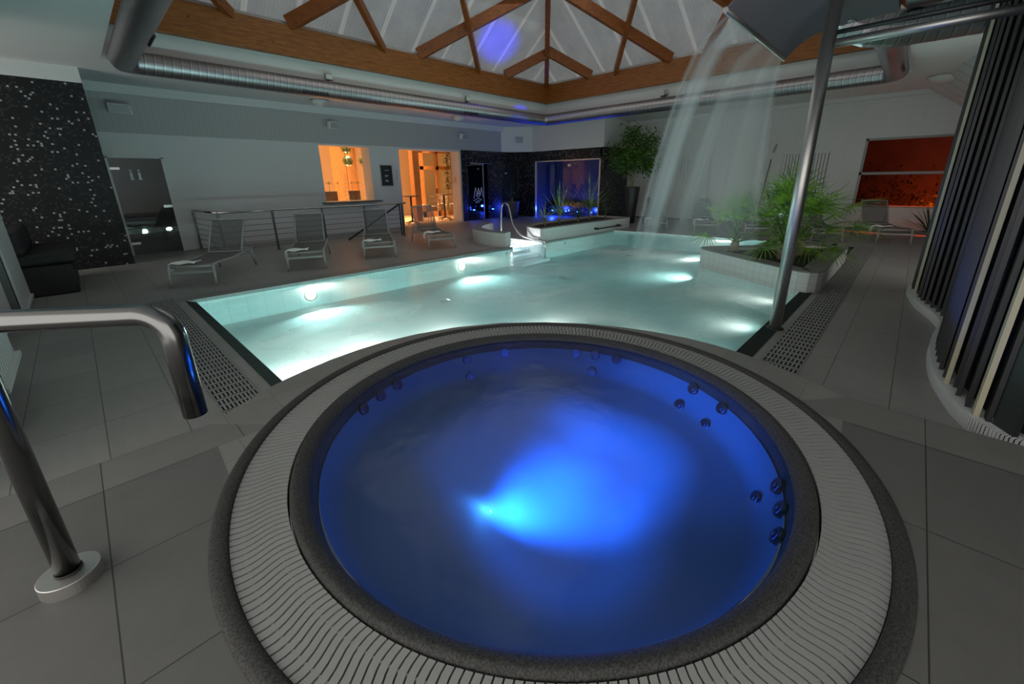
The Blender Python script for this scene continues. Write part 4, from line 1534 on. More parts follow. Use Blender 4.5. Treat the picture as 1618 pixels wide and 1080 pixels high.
for a, b in zip(path[:-1], path[1:]):
    t = (b - a).normalized()
    out = Vector((t.y, -t.x, 0))
    if out.dot(Vector((-0.3, 1, 0))) < 0: out = -out
    p, q = a - out * 0.06, b - out * 0.06
    bk.add([(p.x, p.y, 0), (q.x, q.y, 0), (q.x, q.y, 3.68), (p.x, p.y, 3.68)], [(0, 1, 2, 3)])
    p2, q2 = a + out * 0.07, b + out * 0.07
    pl.add([(p2.x, p2.y, 0), (q2.x, q2.y, 0), (q2.x, q2.y, 0.10), (p2.x, p2.y, 0.10), (p.x, p.y, 0.10), (q.x, q.y, 0.10)], [(0, 1, 2, 3), (3, 2, 5, 4)])
bk.build('backing', M['black'], dr)
pl.build('plinth', M['white'], dr, label='pale tiled plinth')

M['fin_gap_shade'] = simple('painted_fin_gap_shade', (0.16, 0.16, 0.16), 0.6)  # shade between the fins is put into this dark panel colour
# ================================================================== DUCTS
def duct(name, pts, r, label, n=28, cat='duct'):
    """spiral duct with uv along its length"""
    m = MB()
    m.uv = []
    P = [Vector(p) for p in pts]
    L = 0.0
    t0 = (P[1] - P[0]).normalized()
    u = t0.cross(Vector((0, 0, 1)))
    if u.length < 1e-4: u = Vector((1, 0, 0))
    u.normalize()
    for i, p in enumerate(P):
        if i == 0: t = P[1] - P[0]
        elif i == len(P) - 1: t = P[-1] - P[-2]
        else: t = (P[i + 1] - p).normalized() + (p - P[i - 1]).normalized()
        t.normalize()
        u = (u - t * u.dot(t)).normalized()
        w = t.cross(u)
        if i: L += (p - P[i - 1]).length
        k_ = 1.0
        if 0 < i < len(P) - 1:
            c_ = (P[i + 1] - p).normalized().dot((p - P[i - 1]).normalized())
            k_ = 1 / math.cos(math.acos(max(-1, min(1, c_))) / 2)
        for k in range(n + 1):
            a = 2 * PI * k / n
            m.v.append(p + (u * math.cos(a) * (k_ if abs(u.z) < 0.5 else 1) + w * math.sin(a) * (k_ if abs(w.z) < 0.5 else 1)) * r)
            m.uv.append((L, k / n))
    for i in range(len(P) - 1):
        for k in range(n):
            q = i * (n + 1) + k
            m.f.append([q, q + 1, q + n + 2, q + n + 1]); m.m.append(0); m.s.append(True)
    return m


DZ, DR = 3.645, 0.185
DY1, DY0, DX0_, DX1_ = 10.42, 0.78, 1.10, 12.58
dt = thing('ventilation_duct', 'spiral-seamed steel ventilation duct running round the skylight edge', 'duct', (6.8, 5.6, DZ))
f_ = 0.16
duct('d', [(DX0_ + f_, DY1, DZ), (DX1_ - f_, DY1, DZ), (DX1_, DY1 - f_, DZ), (DX1_, DY0 + f_, DZ), (DX1_ - f_, DY0, DZ), (9.55, DY0, DZ)], DR, '').build('duct_run', M['duct'], dt)
duct('d', [(DX0_ + f_ + 0.02, DY1, DZ), (DX0_ + 0.03, DY1 - f_ * 0.3, DZ), (DX0_, DY1 - f_ - 0.05, DZ), (DX0_, 0.9, DZ)], DR * 1.0, '').build('duct_run', M['duct'], dt)
for c, ax in (((4.3, DY1, DZ), 'x'), ((8.9, DY1, DZ), 'x'), ((DX1_, 7.2, DZ), 'y'), ((DX0_, 8.2, DZ), 'y'), ((11.4, DY0, DZ), 'x')):
    m = MB()
    for k in range(9):
        a = (k - 4) * 0.065
        if ax == 'x':
            m.obox((c[0] + a, c[1] - DR * 0.80, c[2] - DR * 0.62), (0.022, 0, 0), (0, 0.008, 0.030), (0, 0.012, -0.010))
        elif c[0] < 5:
            m.obox((c[0] + DR * 0.80, c[1] + a, c[2] - DR * 0.62), (0, 0.022, 0), (0.008, 0, -0.030), (0.012, 0, 0.010))
        else:
            m.obox((c[0] - DR * 0.80, c[1] + a, c[2] - DR * 0.62), (0, 0.022, 0), (-0.008, 0, -0.030), (0.012, 0, -0.010))
    m.build('air_vent', M['black_metal'], dt)
for x, y in ((1.9, 10.60), (5.05, 10.60), (8.7, 10.60), (12.2, 10.60), (12.85, 8.3), (12.85, 5.6), (12.85, 2.4)):
    m = MB(); m.box(x - 0.02, y - 0.04, DZ + 0.15, x + 0.02, y + 0.07, DZ + 0.22); m.build('hanger', M['black_metal'], dt)
# big supply duct with segmented elbow, upper right
sd = thing('supply_duct', 'wide shiny supply duct with a faceted elbow at the upper right', 'duct', (9.2, 0.3, 3.7))
m = duct('d', [(7.9, 1.35, 3.80), (7.9, 1.12, 3.58), (7.93, 0.88, 3.47), (8.0, 0.6, 3.43), (8.05, 0.2, 3.43), (8.05, -2.6, 3.43)], 0.21, '', n=16)
m.s = [False] * len(m.s)
m.build('duct_run', M['duct'], sd)
duct('d', [(9.6, DY0, DZ), (9.0, DY0, DZ - 0.01), (8.4, 0.62, DZ - 0.12), (7.9, 0.45, 3.42)], 0.19, '').build('branch', M['duct'], sd)

# ================================================================== LAMPS, SPEAKERS ON CEILING AND WALL
SL = [((5.1, 12.05), 0.22, 'opal half-bowl ceiling lamp above the serving hatch, by the duct'),
      ((9.75, 11.95), 0.22, 'opal half-bowl ceiling lamp above the lit doorway'),
      ((14.2, 11.9), 0.22, 'small opal ceiling lamp in the far corner'),
      ((14.0, 0.05), 0.26, 'opal ceiling lamp near the orange window by the slats'),
      ((9.7, -0.25), 0.24, 'opal ceiling lamp half hidden by the wide supply duct')]
for (x, y), r, lb in SL:
    t = thing('ceiling_lamp', lb, 'lamp', (x, y, 3.68), group='opal ceiling lamps')
    m = MB(); m.lathe([(0.0, -0.14), (r * 0.45, -0.125), (r * 0.8, -0.075), (r, -0.01), (r, 0.0)], (x, y, 3.67), 28); m.build('bowl', M['white_lens'], t)
    m = MB(); m.lathe([(r * 1.0, -0.012), (r * 1.06, -0.012), (r * 1.06, 0.012), (0, 0.012)], (x, y, 3.668), 28); m.build('rim', M['steel_brushed'], t)
FLD = [((4.75, 10.62, 3.93), 'small floodlight above the duct, over the second lounger'),
       ((8.98, 10.62, 3.95), 'small floodlight above the duct, over the lit doorway'),
       ((12.9, 6.1, 4.0), 'small floodlight above the duct, seen through the water curtain')]
for (x, y, z), lb in FLD:
    t = thing('floodlight', lb, 'floodlight', (x, y, z), group='floodlights on the skylight upstand')
    m = MB(); m.box(x - 0.09, y - 0.14, z - 0.06, x + 0.09, y - 0.06, z + 0.08); m.build('housing', M['lounger_metal'], t, bevel=0.01)
    m = MB(); m.box(x - 0.07, y - 0.15, z - 0.045, x + 0.07, y - 0.138, z + 0.06); m.build('lens', M['white_lens'], t)
    m = MB(); m.box(x - 0.02, y - 0.08, z - 0.1, x + 0.02, y + 0.06, z - 0.06); m.build('bracket', M['black_metal'], t)
SPK = [((1.12, 12.9, 3.08), 0, 'white wall speaker high up beside the mosaic wall'),
       ((5.75, 12.9, 3.10), 0, 'white wall speaker above the serving hatch'),
       ((10.7, 12.9, 3.07), 0, 'white wall speaker above the doorway'),
       ((13.35, 12.45, 3.05), -0.75, 'white wall speaker on the angled corner bulkhead')]
for (x, y, z), rz, lb in SPK:
    t = thing('wall_speaker', lb, 'speaker', (0, 0, 0), group='white wall speakers')
    w = 0.19 if x < 2 else 0.15
    m = MB(); m.box(-w, -0.12, 0, w, 0.06, 0.20); m.build('cabinet', M['white'], t, bevel=0.015)
    m = MB(); m.box(-w + 0.02, -0.128, 0.015, w - 0.02, -0.118, 0.185); m.build('grille', M['lounger_metal'], t)
    m = MB(); m.box(-0.03, 0.05, 0.08, 0.03, 0.17, 0.12); m.build('bracket', M['lounger_metal'], t)
    t.location = (x, y, z); t.rotation_euler = (R(12), 0, rz)

# ================================================================== SMOKED GLASS DOOR (left)
d1 = thing('door_1', 'smoked grey glass door in a white frame beside the black mosaic wall', 'door', (1.15, 13.1, 0), kind='structure')
gx0, gx1, gz = 0.70, 1.62, 2.17
m = MB(); m.box(gx0, WY - 0.035, 0.01, gx1, WY - 0.023, gz); m.build('glass', M['glass_door'], d1)
m = MB(); m.box(0.6, WY - 0.05, 0, gx0, WY - 0.001, gz + 0.03); m.box(gx1, WY - 0.05, 0, gx1 + 0.04, WY - 0.001, gz + 0.03); m.box(0.6, WY - 0.05, gz, gx1 + 0.04, WY - 0.001, gz + 0.04)
m.build('frame', M['white_metal'], d1)
for z in (0.25, 1.92):
    m = MB(); m.box(gx0, WY - 0.06, z, gx0 + 0.16, WY - 0.036, z + 0.05); m.build('hinge', M['chrome_hinge'], d1)
m = MB(); m.box(gx1 - 0.17, WY - 0.07, 1.06, gx1 - 0.01, WY - 0.036, 1.12); m.build('handle', M['chrome_hinge'], d1)
m = MB()
for x in (1.02, 1.16):
    m.lathe([(0.0, -0.002), (0.014, -0.002), (0.014, 0.002), (0.0, 0.002)], (0, 0, 0), 10)
    for v in m.v[-40:]:
        pass
m = MB()
for x in (1.03, 1.17):      # two small standing figures: heads and bodies
    m.box(x - 0.018, WY - 0.038, 1.88, x + 0.018, WY - 0.036, 1.92)
    m.box(x - 0.022, WY - 0.038, 1.72, x + 0.022, WY - 0.036, 1.86)
    m.box(x - 0.034, WY - 0.038, 1.70, x + 0.034, WY - 0.036, 1.73)
m.build('figure_symbols', M['letter'], d1)
m = MB(); m.box(gx0 - 0.1, WY + 0.05, 0, gx1 + 0.1, WY + 0.07, gz + 0.1)
# wicker box by the mosaic wall
wb = thing('wicker_armchair', 'black woven wicker seat in the corner by the mosaic wall', 'wicker seat', (-0.55, 10.2, 0))
m = MB(); m.box(-0.85, 9.22, 0.0, -0.24, 10.95, 0.46); m.build('base', M['wicker'], wb, bevel=0.03)
m = MB(); m.box(-0.86, 9.2, 0.46, -0.17, 11.0, 0.64); m.build('seat', M['wicker'], wb, bevel=0.05, seg=3)
m = MB(); m.box(-0.86, 9.2, 0.62, -0.66, 11.0, 0.98); m.build('backrest', M['wicker'], wb, bevel=0.05, seg=3)


def radiator(name, axis, a0, a1, fixed, z0, z1, label, n, depth=0.09, sign=-1):
    """tall tube radiator; axis = direction it runs along ('y' here), front toward sign*x"""
    t = thing('tube_radiator', label, 'radiator', (fixed, (a0 + a1) / 2, z0), group=None)
    m = MB()
    p = (a1 - a0) / n
    for k in range(n):
        y = a0 + (k + 0.5) * p
        m.obox((fixed + sign * depth * 0.75, y, (z0 + z1) / 2), (0.012, 0, 0), (0, p * 0.37, 0), (0, 0, (z1 - z0) / 2))
    m.build('fins', M['white_metal'], t)
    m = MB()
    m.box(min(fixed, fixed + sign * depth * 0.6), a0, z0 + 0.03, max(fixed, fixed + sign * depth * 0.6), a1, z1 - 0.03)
    m.build('gap_shade_panel', M['fin_gap_shade'], t)
    for z in (z0 + 0.0, z1 - 0.04):
        m = MB()
        m.box(min(fixed + sign * 0.02, fixed + sign * depth), a0 - 0.01, z, max(fixed + sign * 0.02, fixed + sign * depth), a1 + 0.01, z + 0.04)
        m.build('collector', M['white_metal'], t)
    return t


radiator('r', 'y', 5.46, 6.56, WX, 0.25, 2.25, 'tall white fin radiator behind the falling water, next to the ficus', 14)
radiator('r', 'y', 2.1, 3.25, WX, 0.25, 2.27, 'tall white fin radiator behind the palms and steel post', 14)
radiator('r', 'y', 7.9, 9.15, -0.86, 0.05, 2.4, 'tall white fin radiator at the left edge before the wicker seat', 9, 0.14, 1)
radiator('r', 'y', 4.28, 5.26, -0.78, 0.23, 2.1, 'white ribbed radiator at the left edge just behind the tall white panel', 12, 0.18, 1)
lpn = MB(); lpn.box(-1.30, 3.98, 0.0, -0.59, 4.10, 2.3)
lpn.build('white_partition', M['white_metal'], bevel=0.01, label='tall white panel at the left edge, nearest the platform, behind the handrail', cat='panel')
cpl = MB(); cpl.box(-0.858, 6.4, 0.08, -0.82, 7.7, 2.3)
cpl.build('white_cabinet_door', M['white_metal'], bevel=0.01, label='white flat cabinet door at the left edge between the two radiators', cat='cabinet door')

# thin rod and small lamp on the tiled wall
wl_ = thing('wall_light', 'small slanted wall light on the tiled wall right of the water curtain', 'wall light', (WX, 3.55, 2.4))
m = MB(); m.bar((WX - 0.06, 3.57, 2.30), (WX - 0.06, 3.50, 2.55), 0.04, 0.05, up=(1, 0, 0)); m.build('shade', M['lounger_metal'], wl_)
m = MB(); m.box(WX - 0.04, 3.51, 2.40, WX, 3.56, 2.45); m.build('bracket', M['white_metal'], wl_)
rd = MB(); rd.tube([(WX - 0.25, 3.75, 0.02), (WX - 0.03, 3.6, 2.1)], 0.012, 6)
rd.build('pool_pole', M['black_metal'], label='thin dark pole leaning on the tiled wall behind the palms', cat='pole')
sq = MB()
sq.tube([(WX - 0.006, 4.42, 2.12), (WX - 0.006, 4.28, 2.30)], 0.006, 5)
sq.tube([(WX - 0.006, 4.30, 2.12), (WX - 0.006, 4.40, 2.30)], 0.006, 5)
sq.tube(smooth_curve([(WX - 0.006, 4.42, 2.21), (WX - 0.006, 4.38, 2.25), (WX - 0.006, 4.32, 2.19), (WX - 0.006, 4.27, 2.23)], 4), 0.006, 5)
sq.build('wall_emblem', M['lounger_metal'], label='small thin-line emblem on the tiled wall behind the spray', cat='emblem')

# ================================================================== ORANGE WINDOW (right wall)
w1 = thing('window_1', 'wide two-row window glowing orange in the tiled wall', 'window', (WX, -0.2, WZ0), kind='structure')
m = MB()
for y0, y1, z0, z1 in ((WY0, WY1, WZ1 - 0.06, WZ1), (WY0, WY1, WZ0, WZ0 + 0.05), (WY1 - 0.06, WY1, WZ0, WZ1), (WY0, WY0 + 0.06, WZ0, WZ1), (WY0, WY1, 1.585, 1.655)):
    m.box(WX + 0.02, y0, z0, WX + 0.10, y1, z1)
m.build('window_frame', M['lounger_metal'], w1)
m = MB(); m.box(WX + 0.05, WY0 + 0.06, WZ0 + 0.05, WX + 0.06, WY1 - 0.06, 1.585); m.box(WX + 0.05, WY0 + 0.06, 1.655, WX + 0.06, WY1 - 0.06, WZ1 - 0.06); m.build('pane', M['glass_dark'], w1)
m = MB(); m.box(WX + 0.1, WY0, WZ0 - 0.08, WX + 0.5, WY1 + 0.2, WZ0 + 0.03); m.build('window_sill', M['wall_out'], w1)
# terrace beyond
tg = MB(); tg.box(WX + 0.3, -4.5, -0.4, WX + 5, 4.5, 0.0); tg.build('terrace_ground', M['wall_out'], kind='structure', keep=True)
tw = MB(); tw.box(WX + 3.2, -4.5, 0, WX + 3.4, 4.5, 3.4); tw.box(WX + 0.9, -1.2, 0, WX + 1.1, -1.0, 3.2)
tw.build('wall_terrace', M['wall_out'], kind='structure', keep=True)
tr_ = MB(); tr_.box(WX + 0.3, -4.5, 3.4, WX + 5, 4.5, 3.5); tr_.box(WX + 0.3, -4.6, 0, WX + 5, -4.5, 3.5); tr_.box(WX + 0.3, 4.5, 0, WX + 5, 4.6, 3.5)
tr_.build('ceiling_terrace_blocker', M['wall_out'], kind='structure', keep=True)  # unseen roof and end walls, added to keep sky light off the terrace
hg = MB()
rh = random.Random(9)
for k in range(1500):
    p = Vector((WX + 1.9 + rh.gauss(0, 0.25), rh.uniform(-2.8, 2.4), abs(rh.gauss(0.7, 0.45))))
    d = Vector((rh.uniform(-1, 1), rh.uniform(-1, 1), rh.uniform(-1, 1))).normalized()
    s = d.cross(Vector((0.3, 0.2, 1))).normalized()
    hg.add([p, p + d * 0.07 + s * 0.035, p + d * 0.15, p + d * 0.07 - s * 0.035], [(0, 1, 2, 3)])
hg.build('hedge', M['leaf_dark'], label='leafy hedge outside the orange window', cat='hedge')

# ================================================================== CAFE BEHIND THE WALL
cf = MB()
cf.box(3.0, WY + T, -0.02, 13.4, 18.2, 0.0)
cf.build('floor_cafe', M['cafe_floor'], kind='structure', keep=True)
cw = MB()
cw.box(3.0, 18.2, 0, 13.4, 18.4, 3.2); cw.box(2.9, WY + T, 0, 3.0, 18.4, 3.2); cw.box(13.3, WY + T, 0, 13.4, 18.4, 3.2)
cw.build('wall_cafe', M['cafe_wall'], kind='structure', keep=True)
cc_ = MB(); cc_.box(2.9, WY + T, 3.2, 13.4, 18.4, 3.3); cc_.build('ceiling_cafe', M['cafe_wall'], kind='structure', keep=True)
for x0, y0, x1, y1, lb in ((7.45, 15.95, 7.85, 16.4, 'broad orange timber column seen through the serving hatch'),):
    m = MB(); m.box(x0, y0, 0, x1, y1, 3.2); m.build('timber_column', M['cafe_wood'], bevel=0.05, label=lb, cat='column')
m = MB(); m.box(7.08, 16.0, 0, 7.44, 16.5, 3.2); m.build('timber_column', M['cafe_wood'], bevel=0.02, label='darker timber column touching the broad one, seen through the hatch', cat='column')
m = MB(); m.box(9.50, 14.6, 0, 9.78, 14.9, 3.2); m.build('timber_column', M['cafe_wood'], bevel=0.02, label='orange timber column just inside the lit doorway', cat='column')
# glazed timber doors deeper in the cafe
gd = thing('door_2', 'glazed orange timber double door inside the cafe', 'door', (11.3, 15.8, 0), kind='structure')
m = MB()
yy = 15.9
for x0, x1, z0, z1 in ((10.72, 10.86, 0, 2.9), (11.52, 11.66, 0, 2.9), (12.4, 12.52, 0, 2.9), (10.72, 12.5, 2.75, 2.9), (10.72, 12.5, 2.05, 2.2), (10.72, 12.5, 0, 0.25)):
    m.box(x0, yy, z0, x1, yy + 0.08, z1)
m.build('frame', M['cafe_wood'], gd)
for x0, x1 in ((10.86, 11.52), (11.66, 12.4)):
    m = MB(); m.box(x0, yy + 0.03, 0.25, x1, yy + 0.04, 2.05); m.box(x0, yy + 0.03, 2.2, x1, yy + 0.04, 2.75); m.build('pane', M['glass'], gd)
m = MB(); m.box(11.46, yy - 0.05, 0.95, 11.49, yy, 1.25); m.build('handle', M['black_metal'], gd)
# hatch counter and things on it
m = MB(); m.box(5.2, WY - 0.30, 0.955, 7.05, WY + T, 0.995)
m.build('serving_counter', M['slate'], bevel=0.006, label='dark slate counter shelf of the serving hatch', cat='counter')
for x, lb in ((5.68, 'slim vase with a leafy sprig, leftmost on the hatch counter'), (5.97, 'slim vase with a leafy sprig, second on the hatch counter'), (6.43, 'slim vase with a leafy sprig, right of the timber column'), (6.95, 'slim vase with a leafy sprig beside the right jamb')):
    x = x + 0.0
    y = 13.6
    if x > 6.9: x = 6.64
    t = thing('bud_vase', lb, 'vase', (x, y, 0.995), group='vases in the serving hatch')
    m = MB(); m.lathe([(0.0, 0.0), (0.035, 0.0), (0.035, 0.22), (0.02, 0.30), (0.018, 0.33)], (x, y, 0.995), 14); m.build('vase', M['glass'], t)
    m = MB(); m.tube([(x, y, 1.0), (x + 0.01, y, 1.62)], 0.004, 5); m.build('stem', M['leaf_cafe'], t)
    m = MB()
    for k in range(16):
        a = k * 2.4
        blade(m, (x, y, 1.52 + 0.01 * (k % 6)), (math.cos(a), math.sin(a), 0.35), (0, 0, 1), 0.12, 0.016, 0.8, 3)
    m.build('leaves', M['leaf_cafe'], t)
for x, lb in ((6.27, 'dark high-backed bar chair behind the hatch counter, left'), (7.12, 'dark high-backed bar chair behind the hatch counter, right')):
    t = thing('bar_chair', lb, 'chair', (x, 14.7, 0), group='bar chairs behind the hatch')
    m = MB(); m.box(x - 0.22, 14.5, 0.72, x + 0.22, 14.92, 0.78); m.build('seat', M['chair_wood'], t, bevel=0.01)
    m = MB(); m.box(x - 0.22, 14.90, 0.78, x + 0.22, 14.94, 1.28); m.build('backrest', M['chair_wood'], t, bevel=0.01)
    for sx in (-0.2, 0.2):
        for sy in (14.52, 14.9):
            m = MB(); m.bar((x + sx, sy, 0), (x + sx, sy, 0.74), 0.035, 0.035); m.build('leg', M['chair_wood'], t)
for i, (x, y, z, lb) in enumerate(((7.0, 14.9, 2.55, 'green glass pendant lamp, upper left of the two in the hatch'), (7.02, 14.9, 2.12, 'green glass pendant lamp hanging lower in the hatch, under the other'), (7.72, 15.1, 2.15, 'green glass pendant lamp in front of the timber column'))):
    t = thing('glass_pendant', lb, 'pendant lamp', (x, y, z), group='green glass pendants in the hatch')
    m = MB(); m.lathe([(0.03, 0.36), (0.10, 0.32), (0.17, 0.18), (0.16, 0.06), (0.09, 0.0), (0.0, -0.01)], (x, y, z), 18); m.build('shade', M['glass_green'], t)
    m = MB(); m.tube([(x, y, z + 0.3), (x, y, 3.2)], 0.006, 5); m.build('cord', M['black_metal'], t)
    m = MB()
    for k in range(7):
        a = k * 0.9
        m.tube([(x + 0.10 * math.cos(a), y + 0.10 * math.sin(a), z + 0.33), (x + 0.175 * math.cos(a), y + 0.175 * math.sin(a), z + 0.18), (x + 0.09 * math.cos(a), y + 0.09 * math.sin(a), z)], 0.012, 5)
    m.build('ribs', M['leaf_cafe'], t)
sp_ = MB()
for k in range(7):
    a = 0.0
    z = 0.995 + k * 0.12
    sp_.lathe([(0.0, 0.0), (0.09 - k * 0.01, 0.02), (0.095 - k * 0.01, 0.06), (0.05, 0.11), (0.0, 0.12)], (6.19, 13.5, z), 14)
sp_.build('glass_bottle_stack', M['glass'], label='stack of glittering glass jars in the middle of the hatch counter', cat='glass jars')
# bistro tables and chairs in the doorway
def bistro(x, y, label):
    t = thing('bistro_table', label, 'table', (x, y, 0), group='bistro tables in the cafe')
    m = MB(); m.lathe([(0.0, 0.0), (0.34, 0.0), (0.35, 0.015), (0.34, 0.03), (0.0, 0.03)], (x, y, 1.02), 28); m.build('tabletop', M['chair_wood'], t)
    m = MB(); m.tube([(x, y, 0.06), (x, y, 1.02)], 0.035, 10); m.build('column', M['black_metal'], t)
    for k in range(4):
        a = k * PI / 2 + 0.4
        m = MB(); m.tube([(x, y, 0.12), (x + 0.3 * math.cos(a), y + 0.3 * math.sin(a), 0.02)], 0.02, 8); m.build('foot', M['black_metal'], t)


bistro(10.75, 14.4, 'high bistro table in the doorway behind the lounger')
bistro(8.85, 13.95, 'high bistro table at the left side of the doorway')


def wire_chair(x, y, rz, label):
    t = thing('wire_chair', label, 'chair', (0, 0, 0), group='wire-work chairs in the cafe')
    m = MB()
    for i in range(9):
        y_ = -0.2 + 0.05 * i
        m.tube([(0.2, y_, 0.62), (-0.2, y_, 0.60), (-0.26, y_, 1.0)], 0.006, 4)
    for z, xx in ((0.61, 0.2), (0.61, 0.0), (0.6, -0.2), (0.8, -0.23), (1.0, -0.26)):
        m.tube([(xx, -0.21, z), (xx, 0.21, z)], 0.007, 4)
    m.build('seat_shell', M['steel_brushed'], t)
    for sx in (-1, 1):
        for sy in (-1, 1):
            m = MB(); m.tube([(sx * 0.16, sy * 0.17, 0.6), (sx * 0.22, sy * 0.22, 0)], 0.011, 6); m.build('leg', M['steel_brushed'], t)
    t.location = (x, y, 0); t.rotation_euler = (0, 0, rz)


for x, y, rz, lb in ((10.2, 15.25, 0.3, 'wire-work chair left of the middle bistro table'), (11.5, 14.6, 3.0, 'wire-work chair right of the middle bistro table'),
                     (9.9, 13.95, 1.2, 'wire-work chair just inside the doorway, nearest the pool'), (8.6, 14.7, 0.2, 'wire-work chair behind the left bistro table'), (11.3, 15.3, 4.0, 'wire-work chair against the glazed timber door')):
    wire_chair(x, y, rz, lb)
# climbing plant on the right jamb of the doorway
vn = thing('climbing_plant', 'leafy climbing plant on a thin cane at the right jamb of the doorway', 'plant', (10.55, 13.75, 0))
m = MB(); m.tube([(10.5, 13.75, 0), (10.52, 13.75, 2.62)], 0.012, 6); m.build('cane', M['bark'], vn)
m = MB()
rv = random.Random(2)
for k in range(120):
    z = rv.uniform(1.25, 2.6); a = rv.uniform(0, 2 * PI)
    blade(m, (10.5 + rv.gauss(0, 0.03), 13.72 + rv.gauss(0, 0.03), z), (math.cos(a), math.sin(a), rv.uniform(-0.3, 0.5)), (0, 0, 1), 0.17, 0.035, 0.8, 3)
m.build('leaves', M['leaf_cafe'], vn)

# menu board, switch and warning triangle
sg = thing('notice_board', 'black framed notice board between the hatch and the doorway', 'notice board', (7.45, WY - 0.02, 1.42))
m = MB(); m.box(7.235, WY - 0.025, 1.44, 7.66, WY, 2.10); m.build('board', M['black'], sg)
m = MB()
for x0, x1, z0, z1 in ((7.225, 7.67, 2.09, 2.11), (7.225, 7.67, 1.43, 1.45), (7.225, 7.245, 1.43, 2.11), (7.65, 7.67, 1.43, 2.11)):
    m.box(x0, WY - 0.03, z0, x1, WY - 0.001, z1)
m.build('frame', M['steel_brushed'], sg)
m = MB()
for z, w, n_ in ((1.93, 0.15, 5), (1.91, 0.0, 0), (1.77, 0.14, 4), (1.735, 0.10, 3), (1.61, 0.11, 3), (1.58, 0.15, 4)):
    for k in range(n_):
        m.box(7.38 + k * 0.034, WY - 0.028, z, 7.405 + k * 0.034, WY - 0.026, z + 0.018)
m.build('lettering', M['letter'], sg)
m = MB(); m.box(4.52, WY - 0.012, 1.98, 4.60, WY, 2.12); m.build('wall_switch', M['white'], bevel=0.004, label='small white wall plate left of the serving hatch', cat='switch')
m = MB(); m.tube([(7.83, WY - 0.02, 1.62), (7.83, WY - 0.02, 1.98)], 0.01, 6)
m.build('wall_hook', M['steel_brushed'], label='thin metal strip on the wall between board and doorway', cat='strip')
ws = thing('warning_sign', 'orange triangular warning sign on the doorway pilaster', 'sign', (10.61, 13.4, 1.5))
m = MB(); m.add([(10.612, 13.28, 1.50), (10.612, 13.52, 1.50), (10.612, 13.40, 1.74)], [(0, 1, 2)]); m.build('triangle', M['red'], ws)
m = MB(); m.add([(10.610, 13.32, 1.525), (10.610, 13.48, 1.525), (10.610, 13.40, 1.69)], [(0, 1, 2)]); m.build('panel', M['cafe_wall'], ws)
m = MB(); m.box(10.606, 13.385, 1.545, 10.608, 13.415, 1.64); m.build('symbol', M['black'], ws)

# ================================================================== STEAM CABIN AND DARK DOORS IN THE CORNER
kb = MB()
KX, KY0, KY1 = 13.9, 8.75, 12.05
# black wall on the back-left side, with opening for the frameless door
kb.box(10.70, WY - 0.05, 0, 10.95, WY - 0.001, 2.70)
kb.box(12.05, WY - 0.05, 0, KX, WY - 0.001, 2.70)
kb.box(10.95, WY - 0.05, 2.25, 12.05, WY - 0.001, 2.70)
# cabin front: jambs and header
kb.box(KX, KY1, 0, KX + 0.1, WY - 0.051, 2.70)
kb.box(KX, KY0, 2.30, KX + 0.1, KY1, 2.70)
kb.box(KX, KY0 - 0.05, 0, WX, KY0 + 0.08, 2.70)
kb.build('wall_cabin', M['mosaic_dark'], kind='structure', keep=True)
ki = MB()
ki.box(KX + 0.11, KY1 + 0.3, 0, WX, KY1 + 0.4, 2.7)
ki.box(WX - 0.05, KY0, 0, WX - 0.001, KY1 + 0.3, 2.7)
ki.box(KX + 0.11, KY0 + 0.1, 2.45, WX, KY1 + 0.3, 2.5)
ki.build('wall_cabin_inside', simple('dark_blue_grey_wall', (0.05, 0.055, 0.075), 0.4), kind='structure', keep=True)
bn = MB(); bn.box(KX + 1.0, 9.0, 0, WX - 0.1, KY1 + 0.2, 0.45); bn.build('cabin_bench', M['mosaic_dark'], bevel=0.01, label='dark tiled bench inside the glass steam cabin', cat='bench')
d3 = thing('door_3', 'frameless glass front of the steam cabin lit blue along the floor', 'glass front', (KX, 10.4, 0), kind='structure')
m = MB(); m.box(KX + 0.03, KY0 + 0.08, 0.02, KX + 0.04, 10.25, 2.28); m.box(KX + 0.03, 10.27, 0.02, KX + 0.04, KY1 - 0.02, 2.28); m.build('pane', M['glass'], d3)
m = MB(); m.box(KX - 0.02, KY0 + 0.05, 0, KX + 0.05, KY0 + 0.10, 2.31); m.box(KX - 0.02, KY0 + 0.05, 2.27, KX + 0.05, KY1, 2.31); m.box(KX - 0.02, KY1 - 0.04, 0, KX + 0.05, KY1, 2.31)
m.build('frame', M['chrome_hinge'], d3)
m = MB(); m.box(KX - 0.01, 10.2, 2.05, KX + 0.06, 10.32, 2.15); m.build('hinge', M['chrome_hinge'], d3)
m = MB(); m.tube([(KX - 0.04, 10.1, 0.95), (KX - 0.04, 10.1, 1.15)], 0.012, 8); m.build('handle', M['steel'], d3)
for y, s in ((11.75, 0.7), (11.0, 1.0), (9.7, 1.3), (9.0, 0.5), (10.4, 0.5)):
    m = MB(); m.lathe([(0.0, 0.02), (0.035 * (0.6 + 0.4 * s), 0.015), (0.045 * (0.6 + 0.4 * s), 0.0)], (KX + 0.85, y, 0.22), 14)
    m.build('floor_spot', M['lens_blue'], label={11.75: 'blue floor light at the steps end of the steam cabin', 11.0: 'blue floor light left of the tall yucca in the cabin', 9.7: 'brightest blue floor light between the two tall yuccas', 9.0: 'dim blue floor light at the ficus end of the cabin', 10.4: 'small blue floor light behind the left tall yucca'}[y], cat='light')
lamp('cabin_lamp_light', 'POINT', (KX + 0.6, 9.8, 0.30), 40, (0.02, 0.06, 1.0), 0.05)
lamp('cabin_lamp_light', 'POINT', (KX + 0.5, 11.5, 0.30), 35, (0.02, 0.06, 1.0), 0.05)
